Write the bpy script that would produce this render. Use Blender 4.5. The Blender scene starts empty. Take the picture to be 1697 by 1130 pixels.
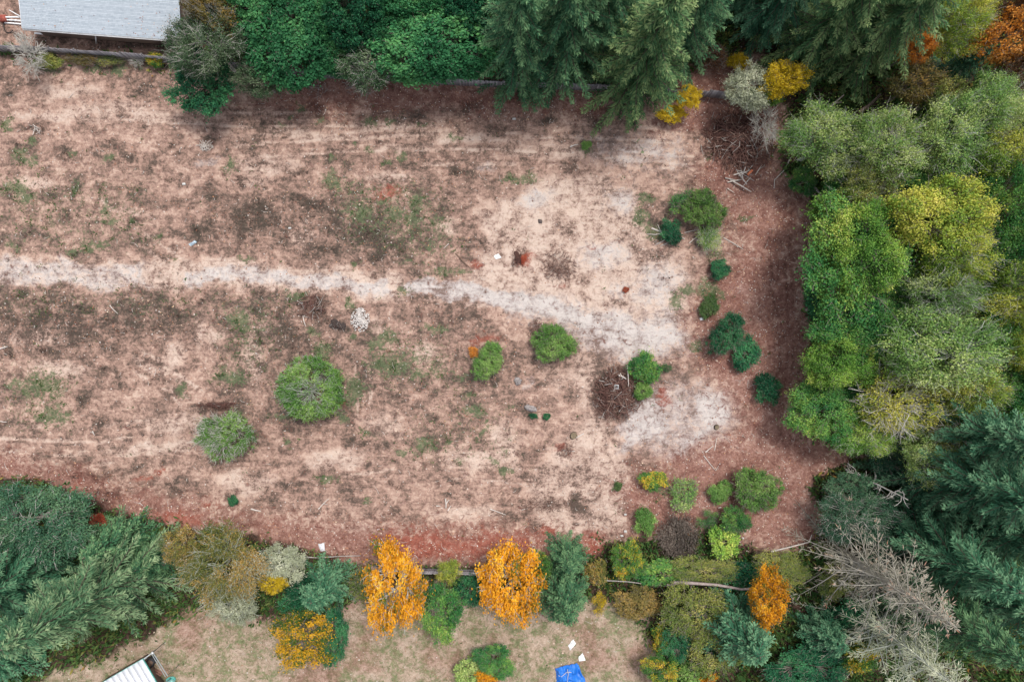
import bpy, math, zlib
import numpy as np
from math import radians, sin, cos, pi

# ---------------------------------------------------------------- camera, sky, sun, exposure
SC = bpy.context.scene
COL = SC.collection
CAM_H = 72.0            # drone height over the lot, metres
MPP = 1.0 / 16.0        # metres on the ground per photograph pixel
IW, IH = 1697.0, 1130.0

cam_data = bpy.data.cameras.new('camera')
cam = bpy.data.objects.new('camera', cam_data)
COL.objects.link(cam)
cam.location = (0.0, 0.0, CAM_H)
cam.rotation_euler = (0.0, 0.0, 0.0)
cam_data.sensor_width = 36.0
cam_data.lens = 36.0 * CAM_H / (IW * MPP)
cam_data.clip_start = 0.5
cam_data.clip_end = 6000.0
SC.camera = cam

SUN_EL, SUN_AZ = 66.0, 35.0     # azimuth: clockwise from the top of the picture
world = bpy.data.worlds.new('World')
SC.world = world
world.use_nodes = True
wn, wl = world.node_tree.nodes, world.node_tree.links
wn.clear()
sky = wn.new('ShaderNodeTexSky'); sky.sky_type = 'NISHITA'; sky.sun_disc = False
sky.sun_elevation = radians(SUN_EL); sky.sun_rotation = radians(SUN_AZ)
sky.air_density = 1.0; sky.dust_density = 3.0; sky.ozone_density = 1.0
hs = wn.new('ShaderNodeHueSaturation'); hs.inputs['Saturation'].default_value = 0.38
bg = wn.new('ShaderNodeBackground'); bg.inputs['Strength'].default_value = 0.142
wo = wn.new('ShaderNodeOutputWorld')
wl.new(sky.outputs[0], hs.inputs['Color']); wl.new(hs.outputs[0], bg.inputs[0]); wl.new(bg.outputs[0], wo.inputs[0])

sun_data = bpy.data.lights.new('sun', 'SUN')
sun = bpy.data.objects.new('sun', sun_data)
COL.objects.link(sun)
sun_data.energy = 1.6
sun_data.angle = radians(13.0)
sun_data.color = (1.0, 0.96, 0.90)
sun.rotation_euler = (radians(90.0 - SUN_EL), 0.0, radians(180.0 - SUN_AZ))
sun.location = (0, 0, 60)

SC.view_settings.view_transform = 'Standard'
SC.view_settings.look = 'None'
SC.view_settings.gamma = 1.0
SC.view_settings.use_curve_mapping = False
SC.view_settings.exposure = 0.68
SC.render.engine = 'CYCLES'
SC.cycles.max_bounces = 6
SC.cycles.transparent_max_bounces = 8

# ---------------------------------------------------------------- numpy helpers
def P(px, py, z=0.0):
    """World x, y of what stands at height z and shows at a photograph pixel."""
    k = MPP * (CAM_H - z) / CAM_H
    return (px - IW / 2) * k, (IH / 2 - py) * k

def _hash(ix, iy, seed):
    h = (ix.astype(np.int64) * 374761393 + iy.astype(np.int64) * 668265263 + seed * 974711 + 1013904223) & 0xffffffff
    h = ((h ^ (h >> 13)) * 1274126177) & 0xffffffff
    h = ((h ^ (h >> 16)) * 2246822519) & 0xffffffff
    return ((h ^ (h >> 15)) & 0xffffff) / float(0xffffff)

def vnoise(x, y, seed=0):
    x = np.asarray(x, float); y = np.asarray(y, float)
    ix, iy = np.floor(x), np.floor(y)
    fx, fy = x - ix, y - iy
    fx = fx * fx * (3 - 2 * fx); fy = fy * fy * (3 - 2 * fy)
    a = _hash(ix, iy, seed); b = _hash(ix + 1, iy, seed)
    c = _hash(ix, iy + 1, seed); d = _hash(ix + 1, iy + 1, seed)
    return (a * (1 - fx) + b * fx) * (1 - fy) + (c * (1 - fx) + d * fx) * fy

def fbm(x, y, seed=0, octaves=4, gain=0.5):
    s = 0.0; a = 1.0; t = 0.0
    for o in range(octaves):
        s = s + a * vnoise(x * 2 ** o + 17.3 * o, y * 2 ** o - 9.1 * o, seed + o)
        t += a; a *= gain
    return s / t

def smooth(a, b, x):
    t = np.clip((x - a) / (b - a), 0, 1)
    return t * t * (3 - 2 * t)

def nrm(v):
    return v / np.maximum(np.linalg.norm(v, axis=-1, keepdims=True), 1e-9)

class MB:
    """Collects faces as arrays; build() links them as one mesh object."""
    def __init__(self):
        self.v, self.f, self.a, self.n = [], [], [], 0
    def quads(self, q, val=None):            # q (N,4,3)
        n = len(q)
        if n == 0: return
        self.v.append(np.asarray(q, float).reshape(-1, 3))
        self.f.append(np.arange(self.n, self.n + 4 * n).reshape(-1, 4))
        self.a.append(np.full(n, 0.5) if val is None else np.broadcast_to(np.asarray(val, float), (n,)))
        self.n += 4 * n
    def grid(self, verts, faces, val=0.5):   # shared vertices, faces (N,4)
        verts = np.asarray(verts, float); faces = np.asarray(faces)
        self.v.append(verts); self.f.append(faces + self.n)
        self.a.append(np.broadcast_to(np.asarray(val, float), (len(faces),)))
        self.n += len(verts)
    def tube(self, pts, rad, sides=5, val=0.5, cap=True):
        pts = np.asarray(pts, float); m = len(pts)
        rad = np.broadcast_to(np.asarray(rad, float), (m,))
        t = np.empty_like(pts); t[1:-1] = pts[2:] - pts[:-2]; t[0] = pts[1] - pts[0]; t[-1] = pts[-1] - pts[-2]
        t = nrm(t)
        ref = np.array([0.0, 0.0, 1.0]) if abs(t[:, 2]).mean() < 0.85 else np.array([1.0, 0.0, 0.0])
        u = nrm(np.cross(t, ref)); w = np.cross(t, u)
        ang = np.arange(sides) * 2 * pi / sides
        ring = pts[:, None] + rad[:, None, None] * (np.cos(ang)[None, :, None] * u[:, None] + np.sin(ang)[None, :, None] * w[:, None])
        verts = ring.reshape(-1, 3)
        i = np.arange(m - 1)[:, None] * sides; j = np.arange(sides)[None]; k = (j + 1) % sides
        f = np.stack([i + j, i + k, i + sides + k, i + sides + j], -1).reshape(-1, 4)
        self.grid(verts, f, val)
        if cap and sides >= 4:
            for b in (0, (m - 1) * sides):
                if sides == 4: cf = [[b, b + 1, b + 2, b + 3]]
                elif sides == 5: cf = [[b, b + 1, b + 2, b + 3], [b, b + 3, b + 4, b]]
                else: cf = [[b, b + 1, b + 2, b + 3], [b, b + 3, b + 4, b + 5]]
                cf = [c for c in cf if len(set(c)) == 4] if sides != 5 else cf[:1]
                self.f.append(np.asarray(cf) + self.n - len(verts)); self.a.append(np.full(len(cf), float(val)))
    def box(self, lo, hi, val=0.5, M=None):
        (a, b, c), (d, e, f) = lo, hi
        v = np.array([(a, b, c), (d, b, c), (d, e, c), (a, e, c), (a, b, f), (d, b, f), (d, e, f), (a, e, f)], float)
        if M is not None: v = M(v)
        self.grid(v, [(0, 3, 2, 1), (4, 5, 6, 7), (0, 1, 5, 4), (1, 2, 6, 5), (2, 3, 7, 6), (3, 0, 4, 7)], val)
    def mesh(self, name, mat=None, smooth_=False):
        v = np.concatenate(self.v); f = np.concatenate(self.f); a = np.concatenate(self.a)
        me = bpy.data.meshes.new(name)
        me.vertices.add(len(v)); me.vertices.foreach_set('co', v.astype(np.float32).ravel())
        me.loops.add(len(f) * 4); me.loops.foreach_set('vertex_index', f.astype(np.int32).ravel())
        me.polygons.add(len(f)); me.polygons.foreach_set('loop_start', (np.arange(len(f)) * 4).astype(np.int32))
        at = me.attributes.new('v', 'FLOAT', 'FACE'); at.data.foreach_set('value', a.astype(np.float32))
        if smooth_:
            me.polygons.foreach_set('use_smooth', np.ones(len(f), bool))
        me.update(calc_edges=True)
        if mat is not None: me.materials.append(mat)
        return me
    def build(self, name, mat=None, parent=None, smooth_=False):
        return link(name, self.mesh(name, mat, smooth_), parent)

def link(name, me, parent=None, mat=None):
    o = bpy.data.objects.new(name, me); COL.objects.link(o)
    if parent is not None: o.parent = parent
    if mat is not None:
        o.material_slots[0].link = 'OBJECT'; o.material_slots[0].material = mat
    return o

def tag(o, label=None, cat=None, group=None, kind=None):
    if label: o['label'] = label
    if cat: o['category'] = cat
    if group: o['group'] = group
    if kind: o['kind'] = kind
    return o

def empty(name, loc, rz=0.0):
    o = bpy.data.objects.new(name, None); COL.objects.link(o)
    o.location = loc; o.rotation_euler = (0, 0, rz)
    o.empty_display_size = 0.3
    return o

def leaf_quads(c, nor, L, W, rng, along=None, curl=0.0):
    """Diamond leaves: centres c, normals nor, lengths L, widths W."""
    n = len(c)
    t = rng.normal(size=(n, 3)) if along is None else along
    t = nrm(t - nor * (t * nor).sum(-1, keepdims=True))
    b = np.cross(nor, t)
    L = np.broadcast_to(np.asarray(L, float), (n,))[:, None]; W = np.broadcast_to(np.asarray(W, float), (n,))[:, None]
    q = np.stack([c - t * L * 0.5, c + b * W * 0.5 - t * L * 0.05, c + t * L * 0.5 - nor * L * curl, c - b * W * 0.5 - t * L * 0.05], 1)
    return q

# ---------------------------------------------------------------- materials
def newmat(name):
    m = bpy.data.materials.new(name); m.use_nodes = True
    nt = m.node_tree; nt.nodes.clear()
    return m, nt, nt.nodes, nt.links

def ramp(nodes, stops):
    r = nodes.new('ShaderNodeValToRGB'); e = r.color_ramp.elements
    while len(e) < len(stops): e.new(0.5)
    for k, (p, c) in zip(e, stops):
        k.position = p; k.color = (c[0], c[1], c[2], 1.0)
    return r

def leaf_mat(name, stops, trans=0.25, rough=0.6, spec=0.12, jitter=0.25):
    m, nt, N, L = newmat(name)
    at = N.new('ShaderNodeAttribute'); at.attribute_name = 'v'
    r = ramp(N, stops); L.new(at.outputs['Fac'], r.inputs[0])
    oi = N.new('ShaderNodeObjectInfo')
    mr = N.new('ShaderNodeMapRange'); mr.inputs['To Min'].default_value = 1 - jitter / 2; mr.inputs['To Max'].default_value = 1 + jitter / 2
    L.new(oi.outputs['Random'], mr.inputs['Value'])
    h = N.new('ShaderNodeHueSaturation'); L.new(r.outputs[0], h.inputs['Color']); L.new(mr.outputs[0], h.inputs['Value'])
    p = N.new('ShaderNodeBsdfPrincipled'); p.inputs['Roughness'].default_value = rough
    p.inputs['Specular IOR Level'].default_value = spec
    t = N.new('ShaderNodeBsdfTranslucent')
    L.new(h.outputs[0], p.inputs['Base Color']); L.new(h.outputs[0], t.inputs['Color'])
    mx = N.new('ShaderNodeMixShader'); mx.inputs[0].default_value = trans
    L.new(p.outputs[0], mx.inputs[1]); L.new(t.outputs[0], mx.inputs[2])
    o = N.new('ShaderNodeOutputMaterial'); L.new(mx.outputs[0], o.inputs[0])
    return m

def solid_mat(name, c1, c2, scale=3.0, rough=0.7, spec=0.3, metal=0.0, bump=0.0, stretch=None, attr=False):
    """Two colours mixed by noise (and by the piece's own value when attr)."""
    m, nt, N, L = newmat(name)
    tc = N.new('ShaderNodeTexCoord'); mp = N.new('ShaderNodeMapping')
    if stretch: mp.inputs['Scale'].default_value = stretch
    L.new(tc.outputs['Object'], mp.inputs[0])
    nz = N.new('ShaderNodeTexNoise'); nz.inputs['Scale'].default_value = scale; nz.inputs['Detail'].default_value = 6
    nz.inputs['Roughness'].default_value = 0.65
    L.new(mp.outputs[0], nz.inputs['Vector'])
    r = ramp(N, [(0.3, c1), (0.7, c2)])
    if attr:
        at = N.new('ShaderNodeAttribute'); at.attribute_name = 'v'
        mx = N.new('ShaderNodeMath'); mx.operation = 'MULTIPLY_ADD'; mx.inputs[1].default_value = 0.7
        L.new(at.outputs['Fac'], mx.inputs[0])
        m2 = N.new('ShaderNodeMath'); m2.operation = 'MULTIPLY'; m2.inputs[1].default_value = 0.4
        L.new(nz.outputs['Fac'], m2.inputs[0]); L.new(m2.outputs[0], mx.inputs[2]); L.new(mx.outputs[0], r.inputs[0])
    else:
        L.new(nz.outputs['Fac'], r.inputs[0])
    p = N.new('ShaderNodeBsdfPrincipled'); p.inputs['Roughness'].default_value = rough
    p.inputs['Specular IOR Level'].default_value = spec; p.inputs['Metallic'].default_value = metal
    L.new(r.outputs[0], p.inputs['Base Color'])
    if bump:
        b = N.new('ShaderNodeBump'); b.inputs['Strength'].default_value = bump; b.inputs['Distance'].default_value = 0.05
        L.new(nz.outputs['Fac'], b.inputs['Height']); L.new(b.outputs[0], p.inputs['Normal'])
    o = N.new('ShaderNodeOutputMaterial'); L.new(p.outputs[0], o.inputs[0])
    return m

LM = {}
def lm(key, *stops, **kw):
    LM[key] = leaf_mat('leaves_' + key, stops, **kw)
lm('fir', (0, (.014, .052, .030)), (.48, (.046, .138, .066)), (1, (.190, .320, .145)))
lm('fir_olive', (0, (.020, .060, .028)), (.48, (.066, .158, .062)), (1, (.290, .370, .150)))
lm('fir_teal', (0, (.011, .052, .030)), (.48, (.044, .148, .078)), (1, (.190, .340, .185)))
lm('cedar', (0, (.018, .066, .036)), (.45, (.075, .180, .088)), (1, (.330, .430, .225)))
lm('emerald', (0, (.012, .072, .030)), (.45, (.042, .175, .066)), (1, (.150, .370, .120)))
lm('deep', (0, (.006, .040, .020)), (.45, (.018, .105, .048)), (1, (.090, .290, .110)))
lm('green', (0, (.012, .080, .030)), (.40, (.048, .180, .050)), (.72, (.150, .310, .065)), (1, (.400, .500, .110)))
lm('lime', (0, (.045, .150, .028)), (.35, (.150, .320, .055)), (.7, (.340, .490, .085)), (1, (.700, .700, .180)))
lm('bright', (0, (.040, .120, .026)), (.42, (.120, .255, .058)), (.75, (.220, .370, .090)), (1, (.400, .520, .180)))
lm('yellowlime', (0, (.060, .150, .026)), (.35, (.210, .330, .050)), (.7, (.500, .500, .080)), (1, (.760, .660, .170)))
lm('olive', (0, (.040, .090, .028)), (.45, (.160, .210, .050)), (.8, (.340, .330, .085)), (1, (.480, .420, .150)))
lm('olivebrown', (0, (0.065, 0.072, 0.026)), (.5, (0.182, 0.150, 0.047)), (1, (0.416, 0.260, 0.078)))
lm('paleolive', (0, (.045, .125, .034)), (.38, (.185, .335, .085)), (.7, (.410, .500, .155)), (1, (.660, .680, .350)))
lm('lichen', (0, (0.200, 0.225, 0.138)), (.5, (0.400, 0.425, 0.288)), (1, (0.650, 0.650, 0.488)))
lm('gold', (0, (.050, .110, .022)), (.18, (.140, .180, .028)), (.27, (.440, .200, .018)), (.5, (.700, .300, .018)), (.78, (.800, .430, .030)), (1, (.840, .620, .090)))
lm('orange', (0, (.200, .090, .020)), (.35, (.640, .240, .030)), (1, (.820, .430, .120)))
lm('yellow', (0, (0.179, 0.179, 0.021)), (.35, (0.588, 0.420, 0.021)), (1, (0.850, 0.630, 0.053)))
lm('goldgreen', (0, (0.032, 0.089, 0.023)), (.42, (0.079, 0.147, 0.027)), (.5, (0.588, 0.326, 0.019)), (1, (0.798, 0.452, 0.038)))
lm('mixgreen', (0, (0.031, 0.120, 0.031)), (.55, (0.102, 0.240, 0.048)), (.68, (0.516, 0.432, 0.043)), (1, (0.792, 0.432, 0.060)))
lm('russet', (0, (.090, .045, .030)), (.5, (.170, .085, .045)), (1, (.330, .180, .080)))
lm('red', (0, (.200, .045, .028)), (.5, (.380, .075, .040)), (1, (.520, .170, .090)))
lm('dim', (0, (.022, .066, .040)), (.5, (.050, .130, .072)), (1, (.140, .240, .120)))
lm('under', (0, (.030, .085, .026)), (.45, (.078, .165, .046)), (.78, (.180, .220, .070)), (.92, (.340, .280, .070)), (1, (.400, .190, .060)))
lm('sage', (0, (.022, .056, .028)), (.5, (.075, .130, .062)), (1, (.230, .290, .165)))
lm('tanmix', (0, (.040, .075, .025)), (.35, (.140, .165, .045)), (.58, (.290, .240, .065)), (.75, (.480, .280, .075)), (.88, (.440, .430, .300)), (1, (.580, .570, .470)))
lm('dead', (0, (.130, .120, .092)), (.5, (.270, .250, .195)), (.76, (.400, .375, .305)), (.88, (.420, .310, .235)), (1, (.430, .210, .140)), trans=.1)
lm('greybrush', (0, (.050, .042, .036)), (.5, (.105, .085, .070)), (1, (.200, .160, .130)), trans=.1)
lm('litter', (0, (.140, .060, .046)), (.4, (.280, .120, .080)), (.72, (.400, .180, .100)), (.84, (.560, .340, .200)), (1, (.760, .640, .500)), trans=.1)
lm('fallenred', (0, (.180, .050, .035)), (.5, (.330, .085, .050)), (1, (.480, .150, .070)), trans=.1)
lm('weed', (0, (.026, .080, .022)), (.5, (.070, .140, .040)), (1, (.160, .210, .080)))
lm('yardgrass', (0, (.075, .095, .040)), (.5, (.160, .150, .080)), (1, (.330, .250, .170)))
lm('brush', (0, (.040, .028, .022)), (.5, (.090, .060, .048)), (.9, (.190, .125, .100)), (1, (.400, .320, .270)), trans=.05)

BARK = solid_mat('bark_grey', (.16, .13, .105), (.30, .265, .23), 4.0, bump=.3)
BARK_PALE = solid_mat('bark_pale', (.36, .34, .30), (.58, .56, .51), 5.0, bump=.2)
BARK_GREYBROWN = solid_mat('bark_greybrown', (.24, .22, .185), (.42, .39, .335), 2.0, bump=.2)
BARK_DARK = solid_mat('bark_dark', (.060, .045, .035), (.130, .095, .075), 4.0, bump=.3)
BARK_LICHEN = solid_mat('bark_lichen', (.28, .30, .24), (.50, .52, .45), 5.0, bump=.2)
WOOD_GREY = solid_mat('weathered_wood', (.20, .185, .20), (.36, .34, .35), 6.0, stretch=(6, 6, .8), attr=True)
WOOD_PALE = solid_mat('bleached_wood', (.42, .37, .33), (.66, .60, .55), 5.0, bump=.2)
WOOD_BROWN = solid_mat('brown_wood', (.13, .08, .055), (.26, .165, .12), 5.0, bump=.2)
WHITE = solid_mat('white_paint', (.70, .70, .70), (.84, .84, .84), 3.0, rough=.45)
# ---------------------------------------------------------------- the ground: relief and what covers it
def axis(lo, hi, step, far):
    fine = np.arange(lo, hi + step / 2, step)
    out = [hi + d for d in (1.5, 5, 15, 45, 140, 450, far)]
    return np.concatenate([[lo - d for d in (far, 450, 140, 45, 15, 5, 1.5)], fine, out])
GX = axis(-57.0, 57.0, 0.24, 1500.0)
GY = axis(-38.5, 38.5, 0.24, 1500.0)
XX, YY = np.meshgrid(GX, GY)

def relief(x, y):
    edge = 1.0 - smooth(55, 90, np.maximum(np.abs(x), np.abs(y) * 1.3))
    z = 0.55 * (fbm(x * .06, y * .06, 3, 3) - .5) + 0.34 * (fbm(x * .33, y * .33, 11, 3) - .5) + 0.20 * (fbm(x * 1.3, y * 1.3, 23, 3) - .5)
    return z * edge
ZZ = relief(XX, YY)

# picture coordinates of every ground vertex, bent by noise so that no patch has a clean outline
PXX = XX / MPP + IW / 2; PYY = IH / 2 - YY / MPP
WX = PXX + 34 * (fbm(XX * .45, YY * .45, 51, 4) - .5) * 2 * .55 + 16 * (fbm(XX * 1.7, YY * 1.7, 77, 3) - .5)
WY = PYY + 26 * (fbm(XX * .45, YY * .45, 61, 4) - .5) * 2 * .55 + 14 * (fbm(XX * 1.7, YY * 1.7, 87, 3) - .5)
MASK = {k: np.zeros_like(XX) for k in ('sand', 'grey', 'litter', 'brown', 'dark', 'green', 'yard', 'forest', 'red')}

def blob(k, x, y, rx, ry, s=1.0, rot=0.0):
    m = MASK[k]
    r = max(rx, ry) * 2.2
    j0, j1 = np.searchsorted(GX, ((x - r - 40) - IW / 2) * MPP), np.searchsorted(GX, ((x + r + 40) - IW / 2) * MPP)
    i0, i1 = np.searchsorted(GY, (IH / 2 - (y + r + 40)) * MPP), np.searchsorted(GY, (IH / 2 - (y - r - 40)) * MPP)
    wx, wy = WX[i0:i1, j0:j1] - x, WY[i0:i1, j0:j1] - y
    c, s_ = cos(radians(rot)), sin(radians(rot))
    u, w = (wx * c + wy * s_) / rx, (-wx * s_ + wy * c) / ry
    d = np.sqrt(u * u + w * w)
    val = s * (1 - smooth(.15, 1.55, d))
    m[i0:i1, j0:j1] = np.maximum(m[i0:i1, j0:j1], val)

def poly(k, pts, s=1.0, soft=14.0):
    soft = soft * 1.7
    p = np.asarray(pts, float)
    inside = np.zeros(XX.shape, bool); dmin = np.full(XX.shape, 1e9)
    for (x1, y1), (x2, y2) in zip(p, np.roll(p, -1, 0)):
        cond = ((y1 > WY) != (y2 > WY)) & (WX < (x2 - x1) * (WY - y1) / (y2 - y1 + 1e-9) + x1)
        inside ^= cond
        dx, dy = x2 - x1, y2 - y1
        t = np.clip(((WX - x1) * dx + (WY - y1) * dy) / (dx * dx + dy * dy + 1e-9), 0, 1)
        dmin = np.minimum(dmin, np.hypot(WX - x1 - t * dx, WY - y1 - t * dy))
    sd = np.where(inside, dmin, -dmin)
    MASK[k] = np.maximum(MASK[k], s * smooth(-soft, soft, sd))

def track(k, pts, width, s=1.0):
    p = np.asarray(pts, float); dmin = np.full(XX.shape, 1e9)
    for (x1, y1), (x2, y2) in zip(p[:-1], p[1:]):
        dx, dy = x2 - x1, y2 - y1
        t = np.clip(((WX - x1) * dx + (WY - y1) * dy) / (dx * dx + dy * dy + 1e-9), 0, 1)
        dmin = np.minimum(dmin, np.hypot(WX - x1 - t * dx, WY - y1 - t * dy))
    MASK[k] = np.maximum(MASK[k], s * (1 - smooth(width * .30, width * .75, dmin)))

# the pale track across the lot
track('grey', [(-60, 452), (60, 453), (150, 458), (230, 462)], 40, .60)
track('sand', [(-60, 450), (100, 452), (230, 460), (330, 452), (450, 462), (600, 470), (660, 478)], 44, .95)
track('grey', [(320, 462), (420, 458), (520, 466), (640, 478)], 22, .75)
track('grey', [(690, 472), (760, 484), (840, 500), (910, 512), (980, 532), (1050, 552)], 26, 1.)
# bare sandy clearing
poly('sand', [(795, 350), (880, 300), (1000, 290), (1065, 320), (1075, 400), (1140, 440), (1150, 520), (1120, 575), (1020, 590), (960, 545), (870, 515), (800, 500), (770, 470), (815, 400)], 1., 18)
poly('sand', [(955, 570), (1010, 600), (985, 640), (1020, 720), (1045, 770), (1040, 880), (960, 895), (880, 885), (870, 800), (930, 730), (965, 680), (930, 620)], .85, 16)
poly('sand', [(860, 590), (930, 600), (960, 650), (900, 640)], .6)
poly('grey', [(930, 515), (1030, 520), (1135, 545), (1130, 580), (1060, 592), (980, 575)], .9, 14)
poly('grey', [(1040, 640), (1110, 640), (1110, 700), (1080, 740), (1020, 745), (1030, 700)], .95, 12)
poly('grey', [(1150, 650), (1210, 645), (1225, 690), (1180, 720), (1140, 765), (1115, 755), (1150, 710)], 1., 12)
poly('grey', [(960, 220), (1130, 225), (1150, 285), (1000, 275)], .6, 20)
poly('grey', [(860, 490), (960, 505), (1140, 530), (1145, 585), (1060, 600), (985, 590), (930, 545), (850, 520)], .85, 16)
poly('grey', [(1030, 640), (1120, 630), (1230, 640), (1235, 710), (1160, 770), (1110, 750), (1030, 750)], .62, 18)
blob('grey', 1225, 478, 22, 16, .8)
poly('brown', [(480, 150), (820, 155), (1000, 165), (990, 200), (700, 205), (480, 195)], .8, 20)
poly('green', [(540, 290), (720, 310), (770, 420), (700, 440), (580, 400)], .45, 24)
poly('green', [(600, 545), (740, 560), (770, 640), (640, 640)], .42, 24)
poly('green', [(360, 490), (470, 490), (450, 620), (370, 600)], .42, 24)
poly('green', [(10, 600), (110, 610), (120, 720), (20, 710)], .42, 24)
poly('green', [(0, 280), (250, 300), (260, 420), (0, 430)], .30, 24)
poly('green', [(0, 470), (330, 470), (330, 520), (0, 530)], .30, 20)
poly('green', [(740, 640), (840, 650), (850, 760), (650, 770), (660, 700)], .25, 24)
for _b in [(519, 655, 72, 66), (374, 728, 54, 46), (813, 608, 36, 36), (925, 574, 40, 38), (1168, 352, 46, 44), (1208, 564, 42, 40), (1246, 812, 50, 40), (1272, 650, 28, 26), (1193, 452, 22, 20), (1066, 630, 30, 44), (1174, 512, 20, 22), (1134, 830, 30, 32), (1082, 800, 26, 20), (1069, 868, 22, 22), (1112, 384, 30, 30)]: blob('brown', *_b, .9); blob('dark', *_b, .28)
for _b in [(560, 640, 30, 40)]: blob('green', *_b, .6)
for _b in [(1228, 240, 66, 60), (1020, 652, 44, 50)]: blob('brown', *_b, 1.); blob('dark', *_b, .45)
for _b in [(1270, 590, 26, 80), (1300, 690, 30, 60), (1250, 350, 24, 50), (1240, 740, 60, 30), (1215, 640, 60, 30), (1290, 830, 30, 40), (1240, 300, 24, 24)]: blob('sand', *_b, .35)
for b in [(1020, 478, 20, 16), (870, 630, 8, 8), (345, 262, 20, 10), (30, 398, 16, 6), (800, 280, 22, 8)]: blob('grey', *b, .6)
for b in [(190, 185, 100, 16), (440, 275, 60, 22), (420, 300, 40, 10), (110, 150, 60, 16), (250, 190, 60, 12), (60, 300, 40, 14), (420, 590, 25, 60), (330, 545, 14, 40), (100, 610, 60, 20), (300, 700, 70, 25),
          (250, 740, 90, 14), (400, 800, 60, 22), (560, 760, 60, 14), (710, 590, 22, 22), (650, 290, 60, 12), (500, 390, 18, 24), (640, 700, 40, 20), (780, 760, 60, 24), (840, 740, 30, 50),
          (600, 880, 60, 12), (780, 850, 70, 14), (60, 560, 60, 16), (230, 350, 30, 10), (735, 375, 30, 10), (440, 545, 14, 20), (620, 545, 20, 24), (1050, 350, 18, 60), (90, 190, 80, 10),
          (500, 225, 120, 10), (760, 230, 140, 12), (930, 250, 60, 20), (870, 250, 50, 12), (650, 215, 100, 8), (290, 590, 20, 30), (680, 250, 60, 8), (355, 560, 16, 24)]: blob('sand', *b, .85)
for b in [(1090, 470, 50, 40), (1000, 420, 40, 26), (1110, 530, 40, 30), (880, 330, 40, 14), (1030, 330, 30, 30), (1180, 690, 50, 40), (1070, 690, 44, 50)]: blob('grey', *b, .7)
# red-brown leaf litter: the far side of the lot, the strips along both fences
poly('litter', [(1150, 300), (1190, 190), (1290, 190), (1300, 300), (1340, 330), (1325, 430), (1360, 560), (1330, 700), (1420, 770), (1340, 830), (1360, 880), (1320, 920), (1190, 880), (1040, 900), (1020, 800), (1110, 760), (1240, 700), (1150, 600), (1150, 500), (1190, 440), (1230, 400)], .95, 26)
poly('litter', [(480, 130), (560, 110), (840, 140), (1000, 150), (1000, 190), (840, 190), (700, 185), (520, 185), (400, 170)], .9, 16)
poly('litter', [(1130, 110), (1240, 110), (1290, 190), (1270, 300), (1200, 260), (1160, 215), (1080, 215), (1100, 180)], 1., 14)
poly('litter', [(-40, 745), (110, 770), (260, 820), (420, 850), (600, 870), (760, 870), (900, 880), (1010, 890), (1020, 940), (620, 940), (300, 900), (150, 850), (-40, 810)], .95, 18)
poly('litter', [(1035, 760), (1130, 780), (1160, 850), (1060, 850)], .9, 18)
poly('red', [(620, 890), (690, 872), (770, 885), (850, 880), (900, 900), (870, 925), (640, 925)], .9, 14)
for b in [(170, 855, 22, 16), (265, 780, 20, 8), (240, 795, 18, 6), (345, 838, 20, 7), (985, 905, 22, 18), (868, 430, 8, 10), (790, 438, 18, 6), (130, 815, 14, 18), (700, 905, 60, 18), (300, 860, 60, 10),
          (925, 475, 20, 6), (1037, 480, 5, 5), (1100, 655, 12, 20), (935, 745, 14, 10), (905, 880, 20, 12), (555, 665, 22, 12), (1050, 645, 6, 14), (640, 320, 24, 14), (800, 560, 30, 8), (985, 408, 10, 4)]: blob('red', *b, .8)
# dull brown patches
for b in [(925, 445, 34, 34), (965, 448, 22, 18), (880, 600, 34, 18), (700, 500, 60, 20), (750, 525, 70, 26), (365, 345, 40, 24), (410, 355, 45, 30), (660, 405, 40, 14), (770, 420, 30, 16), (1150, 520, 18, 28),
          (575, 660, 40, 60), (480, 690, 40, 20), (640, 300, 44, 18), (1005, 315, 24, 14), (1080, 345, 40, 34), (1090, 410, 44, 22), (600, 130, 60, 18), (270, 140, 40, 20), (235, 110, 40, 16), (180, 115, 40, 10),
          (1125, 505, 28, 26), (1010, 600, 30, 14), (985, 750, 30, 10), (960, 840, 22, 16), (520, 420, 46, 18), (610, 430, 40, 12), (860, 680, 40, 22), (420, 400, 20, 16), (660, 270, 60, 14), (560, 265, 60, 16),
          (400, 640, 40, 60), (440, 700, 30, 20), (840, 400, 12, 20), (945, 385, 24, 14), (1060, 770, 50, 24), (780, 290, 60, 18), (700, 395, 30, 24), (255, 330, 60, 24), (330, 390, 40, 16)]: blob('brown', *b, .85)
poly('brown', [(40, 500), (300, 490), (420, 520), (430, 560), (240, 560), (40, 590), (-40, 560), (-40, 490)], .62, 22)
poly('brown', [(560, 300), (760, 300), (790, 400), (740, 460), (520, 430), (380, 420), (330, 380), (420, 320)], .55, 24)
poly('brown', [(600, 560), (780, 540), (850, 640), (840, 760), (600, 740), (570, 650)], .45, 24)
poly('brown', [(360, 480), (560, 490), (540, 560), (420, 620), (360, 560)], .45, 20)
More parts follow.
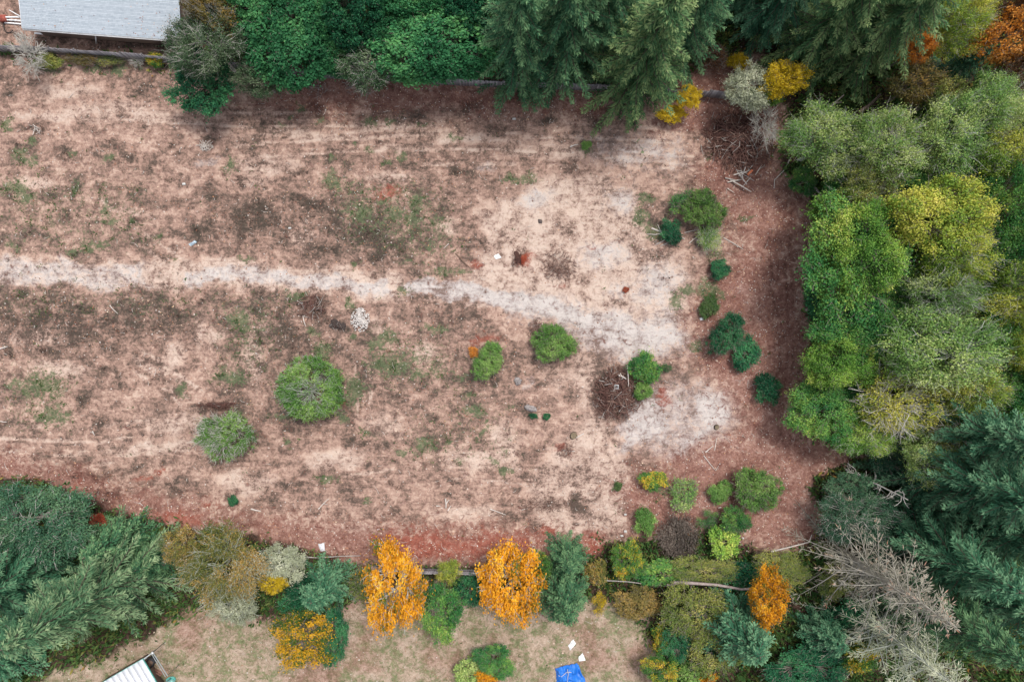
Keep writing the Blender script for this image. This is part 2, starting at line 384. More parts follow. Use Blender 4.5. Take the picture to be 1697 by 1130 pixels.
# dark mown brush
for b in [(40, 240, 22, 12), (110, 248, 24, 12), (150, 252, 14, 12), (300, 245, 34, 12), (345, 235, 18, 10), (225, 158, 20, 9), (240, 200, 14, 8), (210, 262, 24, 8), (250, 270, 14, 14), (85, 322, 26, 14), (105, 350, 14, 14),
          (125, 308, 10, 18), (250, 287, 12, 10), (350, 375, 22, 14), (365, 340, 20, 12), (400, 300, 26, 10), (60, 388, 34, 12), (120, 424, 26, 9), (230, 395, 14, 10), (262, 390, 22, 8), (220, 372, 10, 12), (320, 388, 14, 10),
          (490, 325, 20, 13), (440, 345, 26, 16), (440, 372, 24, 26), (520, 345, 28, 16), (600, 388, 30, 22), (655, 408, 22, 9), (530, 412, 34, 9), (630, 431, 24, 5), (762, 290, 26, 7), (757, 332, 20, 6), (782, 375, 5, 14),
          (800, 397, 14, 5), (520, 510, 28, 20), (430, 500, 14, 26), (440, 548, 22, 24), (560, 540, 17, 12), (590, 510, 8, 6), (480, 545, 12, 16), (30, 492, 30, 10), (90, 500, 36, 13), (60, 532, 34, 16), (140, 515, 34, 16),
          (190, 532, 32, 10), (250, 492, 26, 9), (290, 522, 26, 14), (270, 548, 26, 10), (110, 548, 26, 8), (350, 498, 16, 8), (20, 582, 22, 10), (75, 580, 26, 12), (190, 578, 17, 14), (300, 577, 14, 8), (120, 570, 20, 8),
          (175, 615, 26, 10), (270, 625, 22, 13), (292, 642, 18, 10), (310, 656, 12, 5), (150, 684, 22, 12), (135, 660, 14, 16), (160, 705, 26, 9), (220, 702, 16, 8), (245, 713, 10, 5), (200, 640, 18, 8), (335, 685, 7, 34),
          (360, 671, 34, 9), (275, 770, 16, 6), (152, 792, 22, 10), (120, 790, 11, 7), (190, 812, 26, 11), (302, 800, 18, 18), (228, 770, 16, 8), (385, 828, 7, 11), (470, 572, 28, 12), (440, 615, 16, 22), (665, 605, 13, 18),
          (700, 645, 14, 10), (760, 738, 6, 11), (580, 735, 14, 7), (612, 741, 12, 6), (640, 740, 10, 8), (500, 755, 11, 5), (508, 772, 16, 7), (610, 773, 14, 7), (640, 786, 14, 5), (650, 802, 14, 8), (490, 790, 12, 7),
          (470, 803, 10, 10), (450, 832, 12, 3), (512, 847, 20, 7), (432, 818, 7, 4), (755, 795, 10, 8), (740, 822, 12, 6), (640, 845, 16, 8), (672, 668, 10, 4), (720, 700, 14, 8), (860, 432, 9, 14), (895, 367, 6, 4),
          (940, 388, 14, 7), (971, 385, 3, 11), (1022, 497, 14, 4), (1047, 488, 4, 10), (885, 545, 14, 12), (905, 835, 46, 15), (850, 850, 26, 8), (955, 835, 14, 12), (890, 872, 12, 8), (938, 655, 14, 8), (890, 635, 10, 4),
          (907, 738, 8, 7), (886, 745, 8, 4), (862, 745, 12, 5), (1128, 888, 32, 40), (1010, 620, 20, 14), (1080, 372, 6, 8), (1030, 690, 18, 14), (960, 810, 8, 6), (885, 790, 10, 6), (780, 180, 14, 14), (940, 270, 14, 18),
          (905, 250, 10, 8), (1240, 215, 30, 20), (1195, 250, 18, 20), (520, 172, 10, 10), (450, 225, 28, 6), (440, 270, 24, 6), (500, 285, 30, 6), (640, 245, 14, 6), (700, 250, 14, 7), (840, 245, 16, 6), (900, 205, 24, 6),
          (20, 150, 14, 10), (180, 235, 14, 8), (60, 208, 26, 10), (95, 250, 10, 10), (870, 785, 26, 8), (850, 810, 14, 8), (880, 820, 12, 8)]: blob('dark', *b, .9)
poly('dark', [(340, 300), (420, 300), (560, 330), (640, 360), (680, 400), (640, 430), (480, 430), (380, 410), (330, 350)], .46, 30)
poly('dark', [(-40, 480), (300, 480), (330, 560), (200, 600), (-40, 600)], .46, 26)
poly('dark', [(430, 480), (560, 490), (600, 540), (560, 600), (440, 620), (420, 560)], .42, 24)
poly('dark', [(840, 770), (1010, 780), (1020, 870), (840, 870)], .26, 24)
# weeds
for b in [(20, 308, 24, 20), (40, 326, 22, 12), (126, 308, 9, 16), (170, 312, 8, 8), (176, 345, 9, 20), (182, 372, 10, 9), (262, 390, 20, 6), (285, 425, 12, 5), (18, 412, 18, 7), (50, 240, 14, 8), (120, 252, 14, 8), (30, 256, 16, 8),
          (40, 268, 24, 8), (160, 406, 26, 12), (125, 420, 14, 8), (220, 368, 6, 10), (180, 258, 14, 10), (20, 200, 12, 12), (555, 305, 14, 20), (600, 352, 36, 22), (690, 335, 18, 22), (690, 362, 22, 26), (655, 360, 16, 20),
          (720, 365, 12, 10), (672, 430, 9, 8), (728, 450, 26, 10), (760, 455, 18, 8), (640, 335, 12, 8), (710, 405, 14, 8), (490, 490, 24, 12), (500, 490, 8, 8), (520, 548, 14, 14), (580, 555, 8, 6), (640, 562, 26, 12),
          (720, 545, 26, 10), (410, 435, 16, 6), (585, 440, 12, 4), (675, 480, 10, 7), (400, 530, 26, 26), (575, 500, 8, 10), (60, 640, 54, 26), (80, 685, 30, 24), (105, 690, 14, 20), (20, 640, 14, 14), (82, 615, 10, 8),
          (385, 620, 26, 16), (300, 640, 16, 10), (310, 655, 12, 6), (390, 690, 18, 20), (540, 580, 18, 18), (620, 575, 20, 12), (650, 600, 44, 24), (690, 590, 18, 12), (690, 622, 18, 10), (700, 633, 12, 6), (728, 625, 14, 6),
          (768, 625, 12, 8), (780, 680, 24, 14), (808, 705, 8, 10), (804, 720, 12, 7), (770, 650, 16, 6), (700, 740, 18, 22), (665, 742, 14, 10), (740, 735, 10, 14), (475, 732, 8, 9), (830, 780, 14, 10), (600, 830, 8, 6),
          (545, 790, 20, 10), (760, 765, 10, 6), (815, 765, 12, 6), (590, 650, 20, 30), (840, 670, 8, 6), (842, 745, 6, 8), (500, 180, 8, 12), (527, 192, 10, 8), (490, 196, 8, 6), (620, 205, 14, 9), (655, 205, 12, 6),
          (597, 243, 6, 5), (620, 245, 9, 7), (555, 268, 9, 7), (665, 260, 12, 9), (640, 270, 10, 6), (700, 212, 14, 4), (760, 230, 10, 7), (420, 238, 5, 3), (465, 212, 12, 5), (380, 272, 12, 16), (968, 240, 18, 10), (965, 232, 8, 8),
          (1230, 355, 14, 10), (1170, 260, 12, 12), (1075, 330, 18, 12), (1085, 385, 24, 14), (1140, 480, 22, 12), (1120, 500, 18, 14), (1175, 480, 24, 20), (1060, 360, 14, 20), (860, 300, 40, 8), (890, 570, 8, 6),
          (470, 690, 30, 8), (565, 690, 14, 10), (610, 720, 16, 8), (1155, 580, 14, 10), (1190, 420, 12, 8), (1100, 820, 14, 10), (1020, 805, 7, 7), (195, 118, 30, 9), (240, 116, 14, 8), (80, 110, 18, 10), (10, 80, 12, 10), (150, 110, 20, 8)]: blob('green', *b, .85)
for b in [(255, 1105, 16, 26), (100, 66, 60, 8), (220, 74, 70, 8)]: blob('dark', *b, 1.)  # dark ground below the eave and shed roof: shade put into the colour
# the neighbour's grass, the undergrowth, the forest floor
poly('yard', [(80, 1010), (290, 1000), (330, 975), (430, 1035), (560, 1020), (620, 970), (900, 1000), (960, 985), (1060, 1005), (1085, 1080), (1060, 1240), (40, 1240), (70, 1060)], 1., 18)
poly('yard', [(600, 960), (700, 960), (800, 985), (960, 960), (960, 1040), (640, 1060)], .8, 18)
poly('forest', [(1000, 905), (1180, 880), (1300, 930), (1370, 860), (1340, 790), (1440, 760), (1350, 720), (1330, 660), (1350, 560), (1350, 340), (1300, 270), (1310, 180), (1260, 150), (1250, -200), (2200, -200), (2200, 1300), (1090, 1300), (1090, 1080), (1050, 1000), (960, 980)], 1., 14)
poly('forest', [(-200, 800), (60, 790), (200, 850), (300, 870), (560, 920), (620, 960), (560, 1010), (430, 1030), (330, 1000), (240, 1060), (60, 1130), (-200, 1300)], 1., 12)
poly('forest', [(300, -150), (1250, -150), (1250, 90), (1100, 120), (840, 120), (640, 115), (540, 100), (430, 120), (300, 120), (290, 60)], 1., 12)
poly('forest', [(560, 935), (900, 935), (960, 950), (940, 990), (800, 985), (600, 965)], .7, 10)
poly('forest', [(-60, 80), (120, 84), (280, 98), (300, 112), (120, 100), (-60, 96)], .65, 8)

def rut(pts, w=4.5, s=.85, dark=.40, depth=.05, gap=22):
    global ZZ
    p = np.asarray(pts, float)
    for off in (-gap / 2, gap / 2):
        best = np.full(XX.shape, 1e9)
        for (x1, y1), (x2, y2) in zip(p[:-1], p[1:]):
            dx, dy = x2 - x1, y2 - y1; L = math.hypot(dx, dy); nx_, ny_ = -dy / L * off, dx / L * off
            wx, wy = PXX + (WX - PXX) * .18 - x1 - nx_, PYY + (WY - PYY) * .18 - y1 - ny_
            t = np.clip((wx * dx + wy * dy) / (L * L), 0, 1)
            best = np.minimum(best, np.hypot(wx - t * dx, wy - t * dy))
        br = smooth(.38, .62, fbm(XX * .5, YY * .5, int(abs(off * 7 + p[0, 0])) % 97, 3))
        MASK['sand'] = np.maximum(MASK['sand'], s * br * (1 - smooth(w * .4, w, best)))
        MASK['dark'] = np.maximum(MASK['dark'], dark * br * (1 - smooth(w * .3, w * .8, abs(best - w))))
        ZZ = ZZ - depth * br * (1 - smooth(w * .3, w, best)) + depth * .5 * br * (1 - smooth(w * .3, w * .8, abs(best - w * 1.1)))
for q in ([(380, 232), (600, 218), (860, 210), (1120, 225)], [(420, 250), (700, 236), (950, 240), (1150, 262)], [(700, 262), (900, 262), (1140, 285)], [(120, 185), (260, 190), (420, 200), (640, 195)], [(940, 230), (1040, 262), (1150, 272)],
          [(-20, 735), (120, 745), (240, 740), (320, 715), (335, 690)], [(-20, 715), (160, 722), (280, 700), (325, 660)], [(60, 765), (260, 752), (400, 770)], [(215, 600), (290, 640), (325, 690)], [(230, 590), (320, 650)],
          [(-20, 446), (200, 452), (420, 458), (640, 476), (860, 504), (1060, 552)], [(980, 580), (975, 650), (1010, 730), (1020, 840)], [(1010, 320), (1040, 380), (1080, 430)], [(990, 330), (1030, 400), (1100, 470)], [(1300, 300), (1290, 400), (1300, 500), (1310, 600), (1300, 720)],
          [(1270, 420), (1275, 540), (1285, 640)], [(160, 340), (240, 400), (300, 440)], [(600, 600), (605, 680), (596, 720)], [(560, 800), (720, 780), (860, 790)], [(420, 590), (430, 540), (410, 490)]): rut(q)
# low relief follows the cover: mown brush stands a little proud of the bare soil
ZZ = ZZ + (0.05 * MASK['dark'] + 0.04 * MASK['green']) * fbm(XX * 3.1, YY * 3.1, 5, 2)

def gz(x, y):
    x = np.asarray(x, float); y = np.asarray(y, float)
    j = np.clip(np.searchsorted(GX, x) - 1, 0, len(GX) - 2); i = np.clip(np.searchsorted(GY, y) - 1, 0, len(GY) - 2)
    fx = (x - GX[j]) / (GX[j + 1] - GX[j]); fy = (y - GY[i]) / (GY[i + 1] - GY[i])
    return (ZZ[i, j] * (1 - fx) + ZZ[i, j + 1] * fx) * (1 - fy) + (ZZ[i + 1, j] * (1 - fx) + ZZ[i + 1, j + 1] * fx) * fy

def mask_at(k, x, y):
    j = np.clip(np.searchsorted(GX, x), 0, len(GX) - 1); i = np.clip(np.searchsorted(GY, y), 0, len(GY) - 1)
    return MASK[k][i, j]

def ground_material():
    m, nt, N, L = newmat('lot_soil')
    geo = N.new('ShaderNodeNewGeometry')
    def noise(scale, detail=8, rough=.6, dist=0.0, stretch=None):
        n = N.new('ShaderNodeTexNoise'); n.inputs['Scale'].default_value = scale; n.inputs['Detail'].default_value = detail
        n.inputs['Roughness'].default_value = rough; n.inputs['Distortion'].default_value = dist
        if stretch:
            mp = N.new('ShaderNodeMapping'); mp.inputs['Scale'].default_value = stretch
            L.new(geo.outputs['Position'], mp.inputs[0]); L.new(mp.outputs[0], n.inputs['Vector'])
        else:
            L.new(geo.outputs['Position'], n.inputs['Vector'])
        return n.outputs['Fac']
    def math_(op, a, b, clamp=False):
        n = N.new('ShaderNodeMath'); n.operation = op; n.use_clamp = clamp
        for k, s in enumerate((a, b)):
            if isinstance(s, (int, float)): n.inputs[k].default_value = s
            else: L.new(s, n.inputs[k])
        return n.outputs[0]
    def sstep(v, lo, hi):
        n = N.new('ShaderNodeMapRange'); n.interpolation_type = 'SMOOTHSTEP'
        n.inputs['From Min'].default_value = lo; n.inputs['From Max'].default_value = hi
        L.new(v, n.inputs['Value']); return n.outputs[0]
    def attr(k):
        n = N.new('ShaderNodeAttribute'); n.attribute_name = 'm_' + k; return n.outputs['Fac']
    def mix(f, a, b):
        n = N.new('ShaderNodeMix'); n.data_type = 'RGBA'
        if isinstance(f, (int, float)): n.inputs['Factor'].default_value = f
        else: L.new(f, n.inputs['Factor'])
        for k, s in (('A', a), ('B', b)):
            sock = [i for i in n.inputs if i.name == k and i.type == 'RGBA'][0]
            if isinstance(s, tuple): sock.default_value = (*s, 1)
            else: L.new(s, sock)
        return [o for o in n.outputs if o.type == 'RGBA'][0]
    def two(n, c1, c2, lo=.35, hi=.65):
        r = ramp(N, [(lo, c1), (hi, c2)]); L.new(n, r.inputs[0]); return r.outputs[0]
    n_big = noise(.16, 5, .55); n_mid = noise(.62, 9, .62, .5); n_patch = noise(1.7, 9, .66, .8)
    n_fine = noise(5.2, 7, .70, .4); n_grain = noise(16.0, 5, .75); n_drag = noise(1.5, 7, .65, .3, (.30, 1.7, 1)); n_green = noise(3.1, 8, .7, .6)
    def add(*t):
        v = t[0]
        for k in t[1:]: v = math_('ADD', v, k)
        return v
    def cen(n, w): return math_('MULTIPLY', math_('SUBTRACT', n, .5), w)
    def lay(v, stops):
        r = ramp(N, stops); L.new(v, r.inputs[0]); return r.outputs[0]
    A = {k: attr(k) for k in MASK}
    # how dark the cover is at a point: bare pale soil at 0, matted dark chaff at 1
    grainy = add(cen(n_fine, 1.15), cen(n_grain, .65))
    rough = add(cen(n_mid, 1.55), cen(n_patch, 1.7), cen(n_green, .7), cen(n_drag, .85), cen(n_big, .8))
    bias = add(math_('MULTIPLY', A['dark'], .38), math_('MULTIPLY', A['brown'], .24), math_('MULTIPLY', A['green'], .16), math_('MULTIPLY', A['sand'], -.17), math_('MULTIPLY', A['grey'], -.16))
    gm = math_('MULTIPLY_ADD' if False else 'ADD', math_('MULTIPLY', sstep(add(rough, bias), -.10, .32), .85), .34)
    n_vein = noise(1.05, 9, .72, 1.2); n_vein2 = noise(2.3, 8, .70, .9)
    ab = lambda n: math_('ABSOLUTE', math_('SUBTRACT', n, .5), 0.0)
    vein = math_('MULTIPLY', math_('SUBTRACT', 1.0, sstep(ab(n_vein), .0, .016)), sstep(n_green, .48, .58))
    vein2 = math_('MULTIPLY', math_('SUBTRACT', 1.0, sstep(ab(n_vein2), .0, .020)), sstep(n_mid, .46, .56))
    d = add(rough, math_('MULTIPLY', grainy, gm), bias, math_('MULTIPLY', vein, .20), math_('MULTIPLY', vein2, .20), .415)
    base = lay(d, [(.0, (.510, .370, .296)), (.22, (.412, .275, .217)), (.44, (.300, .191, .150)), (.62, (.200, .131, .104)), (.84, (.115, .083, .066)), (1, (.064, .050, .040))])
    def layer(base, key, col, lo, hi, nz, amp, top=1.0):
        f = sstep(add(A[key], cen(nz, amp)), lo, hi)
        if top < 1: f = math_('MULTIPLY', f, top)
        return mix(f, base, col)
    sand = lay(add(d, cen(n_fine, .5), cen(n_grain, .5)), [(.0, (.580, .460, .385)), (.26, (.500, .378, .312)), (.44, (.380, .270, .218)), (.62, (.225, .150, .122)), (.85, (.100, .072, .058))])
    base = layer(base, 'sand', sand, .1, .95, n_patch, 2.6, .85)
    grey = lay(d, [(.0, (.540, .495, .470)), (.26, (.450, .405, .385)), (.48, (.350, .292, .272)), (.70, (.200, .142, .122))])
    base = layer(base, 'grey', grey, .12, .90, n_patch, 2.4, .88)
    lit = lay(add(cen(n_mid, .7), cen(n_patch, .9), grainy, math_('MULTIPLY', A['dark'], .3), .46), [(.05, (.460, .320, .265)), (.30, (.330, .185, .148)), (.52, (.225, .108, .085)), (.75, (.130, .060, .048)), (1, (.066, .034, .028))])
    base = layer(base, 'litter', lit, .1, .95, n_patch, 2.6, .92)
    red = lay(add(cen(n_patch, 1.1), grainy, .48), [(.1, (.430, .200, .150)), (.4, (.330, .105, .072)), (.7, (.190, .060, .045)), (1, (.090, .040, .032))])
    base = layer(base, 'red', red, .20, 1.0, n_patch, 2.6, .88)
    grn = lay(add(cen(n_patch, 1.0), grainy, .5), [(.1, (.230, .225, .140)), (.45, (.120, .145, .075)), (.8, (.052, .082, .040))])
    base = layer(base, 'green', grn, .30, .85, n_green, 3.2, .85)
    yard = lay(add(cen(n_patch, .9), cen(n_fine, .9), cen(n_grain, .8), cen(n_mid, 1.2), .44), [(.05, (.520, .410, .330)), (.35, (.380, .285, .215)), (.6, (.230, .180, .115)), (.9, (.110, .100, .056))])
    yg = lay(add(cen(n_patch, .9), grainy, .5), [(.1, (.290, .290, .170)), (.5, (.165, .190, .090)), (.9, (.065, .095, .040))])
    yard = mix(math_('MULTIPLY', sstep(add(cen(n_mid, 1.), cen(n_green, 1.6), .5), .44, .70), .85), yard, yg)
    yard = mix(math_('MULTIPLY', sstep(n_big, .48, .62), .55), yard, lit)
    base = layer(base, 'yard', yard, .3, .75, n_mid, 1.0)
    fl = two(n_patch, (.030, .024, .018), (.105, .060, .044), .38, .66)
    base = layer(base, 'forest', fl, .35, .70, n_mid, 1.0)
    base = mix(math_('MULTIPLY', sstep(n_grain, .62, .72), .22), base, (.55, .45, .39))
    p = N.new('ShaderNodeBsdfPrincipled'); p.inputs['Roughness'].default_value = .95; p.inputs['Specular IOR Level'].default_value = .1
    L.new(base, p.inputs['Base Color'])
    h = math_('ADD', math_('MULTIPLY', n_fine, .5), math_('ADD', math_('MULTIPLY', n_patch, 1.2), math_('MULTIPLY', n_grain, .18)))
    b = N.new('ShaderNodeBump'); b.inputs['Strength'].default_value = .8; b.inputs['Distance'].default_value = .22
    L.new(h, b.inputs['Height']); L.new(b.outputs[0], p.inputs['Normal'])
    o = N.new('ShaderNodeOutputMaterial'); L.new(p.outputs[0], o.inputs[0])
    return m

ny, nx = XX.shape
ii, jj = np.meshgrid(np.arange(ny - 1), np.arange(nx - 1), indexing='ij')
gf = np.stack([ii * nx + jj, ii * nx + jj + 1, (ii + 1) * nx + jj + 1, (ii + 1) * nx + jj], -1).reshape(-1, 4)
g = MB(); g.grid(np.stack([XX, YY, ZZ], -1).reshape(-1, 3), gf)
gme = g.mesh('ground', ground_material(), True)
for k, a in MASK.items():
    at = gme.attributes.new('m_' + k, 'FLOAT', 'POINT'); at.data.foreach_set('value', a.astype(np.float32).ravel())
ground = link('ground', gme)
tag(ground, 'dry tan lot soil with a pale vehicle track and dark mown brush', kind='structure')

# ---------------------------------------------------------------- what lies and grows on it, past counting
RNG = np.random.default_rng(7)
def scatter(n, dens, box=(-55, 55, -37, 37)):
    """n points kept with probability dens(x, y)."""
    x = RNG.uniform(box[0], box[1], n); y = RNG.uniform(box[2], box[3], n)
    k = RNG.random(n) < dens(x, y)
    return x[k], y[k]
def clump(x, y, sc, seed, lo=.45, hi=.62):
    return smooth(lo, hi, fbm(x * sc, y * sc, seed, 3))

def flat_stuff(name, mat, n, dens, size, lift, tilt, label, vfun=None):
    x, y = scatter(n, dens); m = len(x)
    c = np.stack([x, y, gz(x, y) + RNG.uniform(lift[0], lift[1], m)], -1)
    nor = nrm(np.array([0, 0, 1.0]) + RNG.normal(size=(m, 3)) * tilt)
    L = RNG.uniform(size[0], size[1], m)
    b = MB(); b.quads(leaf_quads(c, nor, L, L * RNG.uniform(.45, .8, m), RNG, curl=.15), vfun(x, y, m) if vfun else RNG.random(m))
    return tag(b.build(name, mat), label, kind='stuff')

flat_stuff('leaf_litter', LM['litter'], 120000,
           lambda x, y: np.clip(.03 + .75 * mask_at('litter', x, y) + .3 * mask_at('brown', x, y), 0, 1) * (1 - .8 * mask_at('yard', x, y)) * (1 - .7 * mask_at('sand', x, y)) * (.35 + .65 * clump(x, y, .8, 91)),
           (.09, .20), (.01, .05), .35, 'fallen red brown leaves scattered over the bare lot')
flat_stuff('fallen_red_leaves', LM['fallenred'], 90000, lambda x, y: np.clip(mask_at('red', x, y), 0, 1) * (.3 + .7 * clump(x, y, 1.2, 93)),
           (.08, .18), (.01, .07), .4, 'bright red fallen leaves along the lower fence line')
flat_stuff('pale_chaff', WOOD_PALE, 60000, lambda x, y: .06 + .22 * mask_at('litter', x, y) * (1 - mask_at('forest', x, y)) + .08 * mask_at('dark', x, y),
           (.09, .19), (.01, .05), .3, 'pale specks of chaff and wood chips on the soil')

def tufts(name, mat, n, dens, per, spread, hgt, wid, label):
    x, y = scatter(n, dens); m = len(x)
    x = np.repeat(x, per) + RNG.normal(size=m * per) * spread; y = np.repeat(y, per) + RNG.normal(size=m * per) * spread
    k = m * per; v0 = np.repeat(RNG.random(m), per)
    az = RNG.uniform(0, 2 * pi, k); lean = RNG.uniform(.2, 1.3, k); h = RNG.uniform(hgt[0], hgt[1], k)
    d = np.stack([np.cos(az) * lean, np.sin(az) * lean, np.ones(k)], -1); d = nrm(d)
    base = np.stack([x, y, gz(x, y) - .02], -1); tip = base + d * h[:, None]
    s = nrm(np.cross(d, RNG.normal(size=(k, 3)))) * (RNG.uniform(wid[0], wid[1], k) / 2)[:, None]
    mid = base * .45 + tip * .55
    b = MB(); b.quads(np.stack([base, mid + s, tip, mid - s], 1), np.clip(.6 * v0 + .4 * RNG.random(k), 0, 1))
    return tag(b.build(name, mat), label, kind='stuff')

tufts('dead_brush', LM['brush'], 46000, lambda x, y: np.clip(mask_at('dark', x, y) * 1.1 - .15, 0, 1) * (.06 + .94 * clump(x, y, 1.5, 101, .5, .64)), 5, .12, (.12, .38), (.04, .12), 'dark mown brush stubble in patches on the lot')
tufts('dry_stubble', LM['litter'], 44000, lambda x, y: (.10 + .25 * mask_at('brown', x, y) + .2 * mask_at('dark', x, y)) * (1 - mask_at('sand', x, y)) * (1 - mask_at('grey', x, y)) * (1 - mask_at('forest', x, y)), 3, .10, (.08, .22), (.03, .09), 'short dry stalks standing over the soil')
tufts('weeds', LM['weed'], 60000, lambda x, y: np.clip(mask_at('green', x, y) - .08, 0, 1) * (.05 + .95 * clump(x, y, 1.3, 111, .48, .6)) + .004, 6, .13, (.10, .30), (.06, .16), 'low green weeds growing in patches on the lot')
tufts('lawn_grass', LM['yardgrass'], 50000, lambda x, y: mask_at('yard', x, y) * (.25 + .75 * clump(x, y, .7, 121)), 4, .10, (.06, .16), (.04, .10), 'dry patchy grass of the yard below the fence')
tufts('undergrowth', LM['under'], 80000, lambda x, y: np.clip(mask_at('forest', x, y) * 1.3 - .3, 0, 1) * (.40 + .60 * clump(x, y, .5, 131, .34, .52)), 6, .30, (.25, .95), (.13, .26), 'green and yellowing undergrowth below the trees')

# fallen twigs
x, y = scatter(5200, lambda x, y: .12 + .5 * mask_at('dark', x, y) + .35 * mask_at('litter', x, y) * (1 - mask_at('forest', x, y)) + .1 * mask_at('brown', x, y))
b = MB()
for px_, py_ in zip(x[:2400], y[:2400]):
    a = RNG.uniform(0, pi); l = RNG.uniform(.15, .55) * (1.8 if RNG.random() < .12 else 1); bend = RNG.normal() * .08
    p0 = np.array([px_ - cos(a) * l / 2, py_ - sin(a) * l / 2]); p2 = np.array([px_ + cos(a) * l / 2, py_ + sin(a) * l / 2])
    p1 = (p0 + p2) / 2 + np.array([-sin(a), cos(a)]) * bend
    pts = [(q[0], q[1], float(gz(q[0], q[1])) + h) for q, h in ((p0, .03), (p1, .07), (p2, .04))]
    b.tube(pts, (.022, .02, .010), 3, RNG.random())
tag(b.build('fallen_twigs', WOOD_PALE), 'short pale twigs strewn over the lot', kind='stuff')
# clods and stones
x, y = scatter(9000, lambda x, y: .10 + .5 * mask_at('sand', x, y) * (1 - mask_at('grey', x, y)) + .3 * mask_at('grey', x, y))
m = len(x); r = RNG.uniform(.04, .13, m); u = RNG.normal(size=(m, 6, 3)) * .12
oc = np.array([(1, 0, 0), (0, 1, 0), (-1, 0, 0), (0, -1, 0), (0, 0, .7), (0, 0, -.7)], float)
v = (oc[None] + u) * r[:, None, None] + np.stack([x, y, gz(x, y) + .02], -1)[:, None]
b = MB()
f = np.array([(0, 1, 4, 4), (1, 2, 4, 4), (2, 3, 4, 4), (3, 0, 4, 4)])
q = v[:, [(0, 1, 4), (1, 2, 4), (2, 3, 4), (3, 0, 4)]]                       # (m,4,3,3)
q = q.reshape(-1, 3, 3); q = np.stack([q[:, 0], q[:, 1], (q[:, 1] + q[:, 2]) / 2 * .5 + q[:, 2] * .5, q[:, 2]], 1)
b.quads(q, np.repeat(RNG.random(m), 4))
SOIL_CLOD = solid_mat('clod_soil', (.24, .15, .115), (.52, .38, .31), 2.0, rough=.95, attr=True)
tag(b.build('soil_clods', SOIL_CLOD), 'small clods and stones on the bare sandy soil', kind='stuff')
# ---------------------------------------------------------------- plant builders: each returns (trunk mesh, crown mesh, info)
def unit(rng, n, zmin=-1.0):
    z = rng.uniform(zmin, 1, n); a = rng.uniform(0, 2 * pi, n); r = np.sqrt(1 - z * z)
    return np.stack([r * np.cos(a), r * np.sin(a), z], -1)

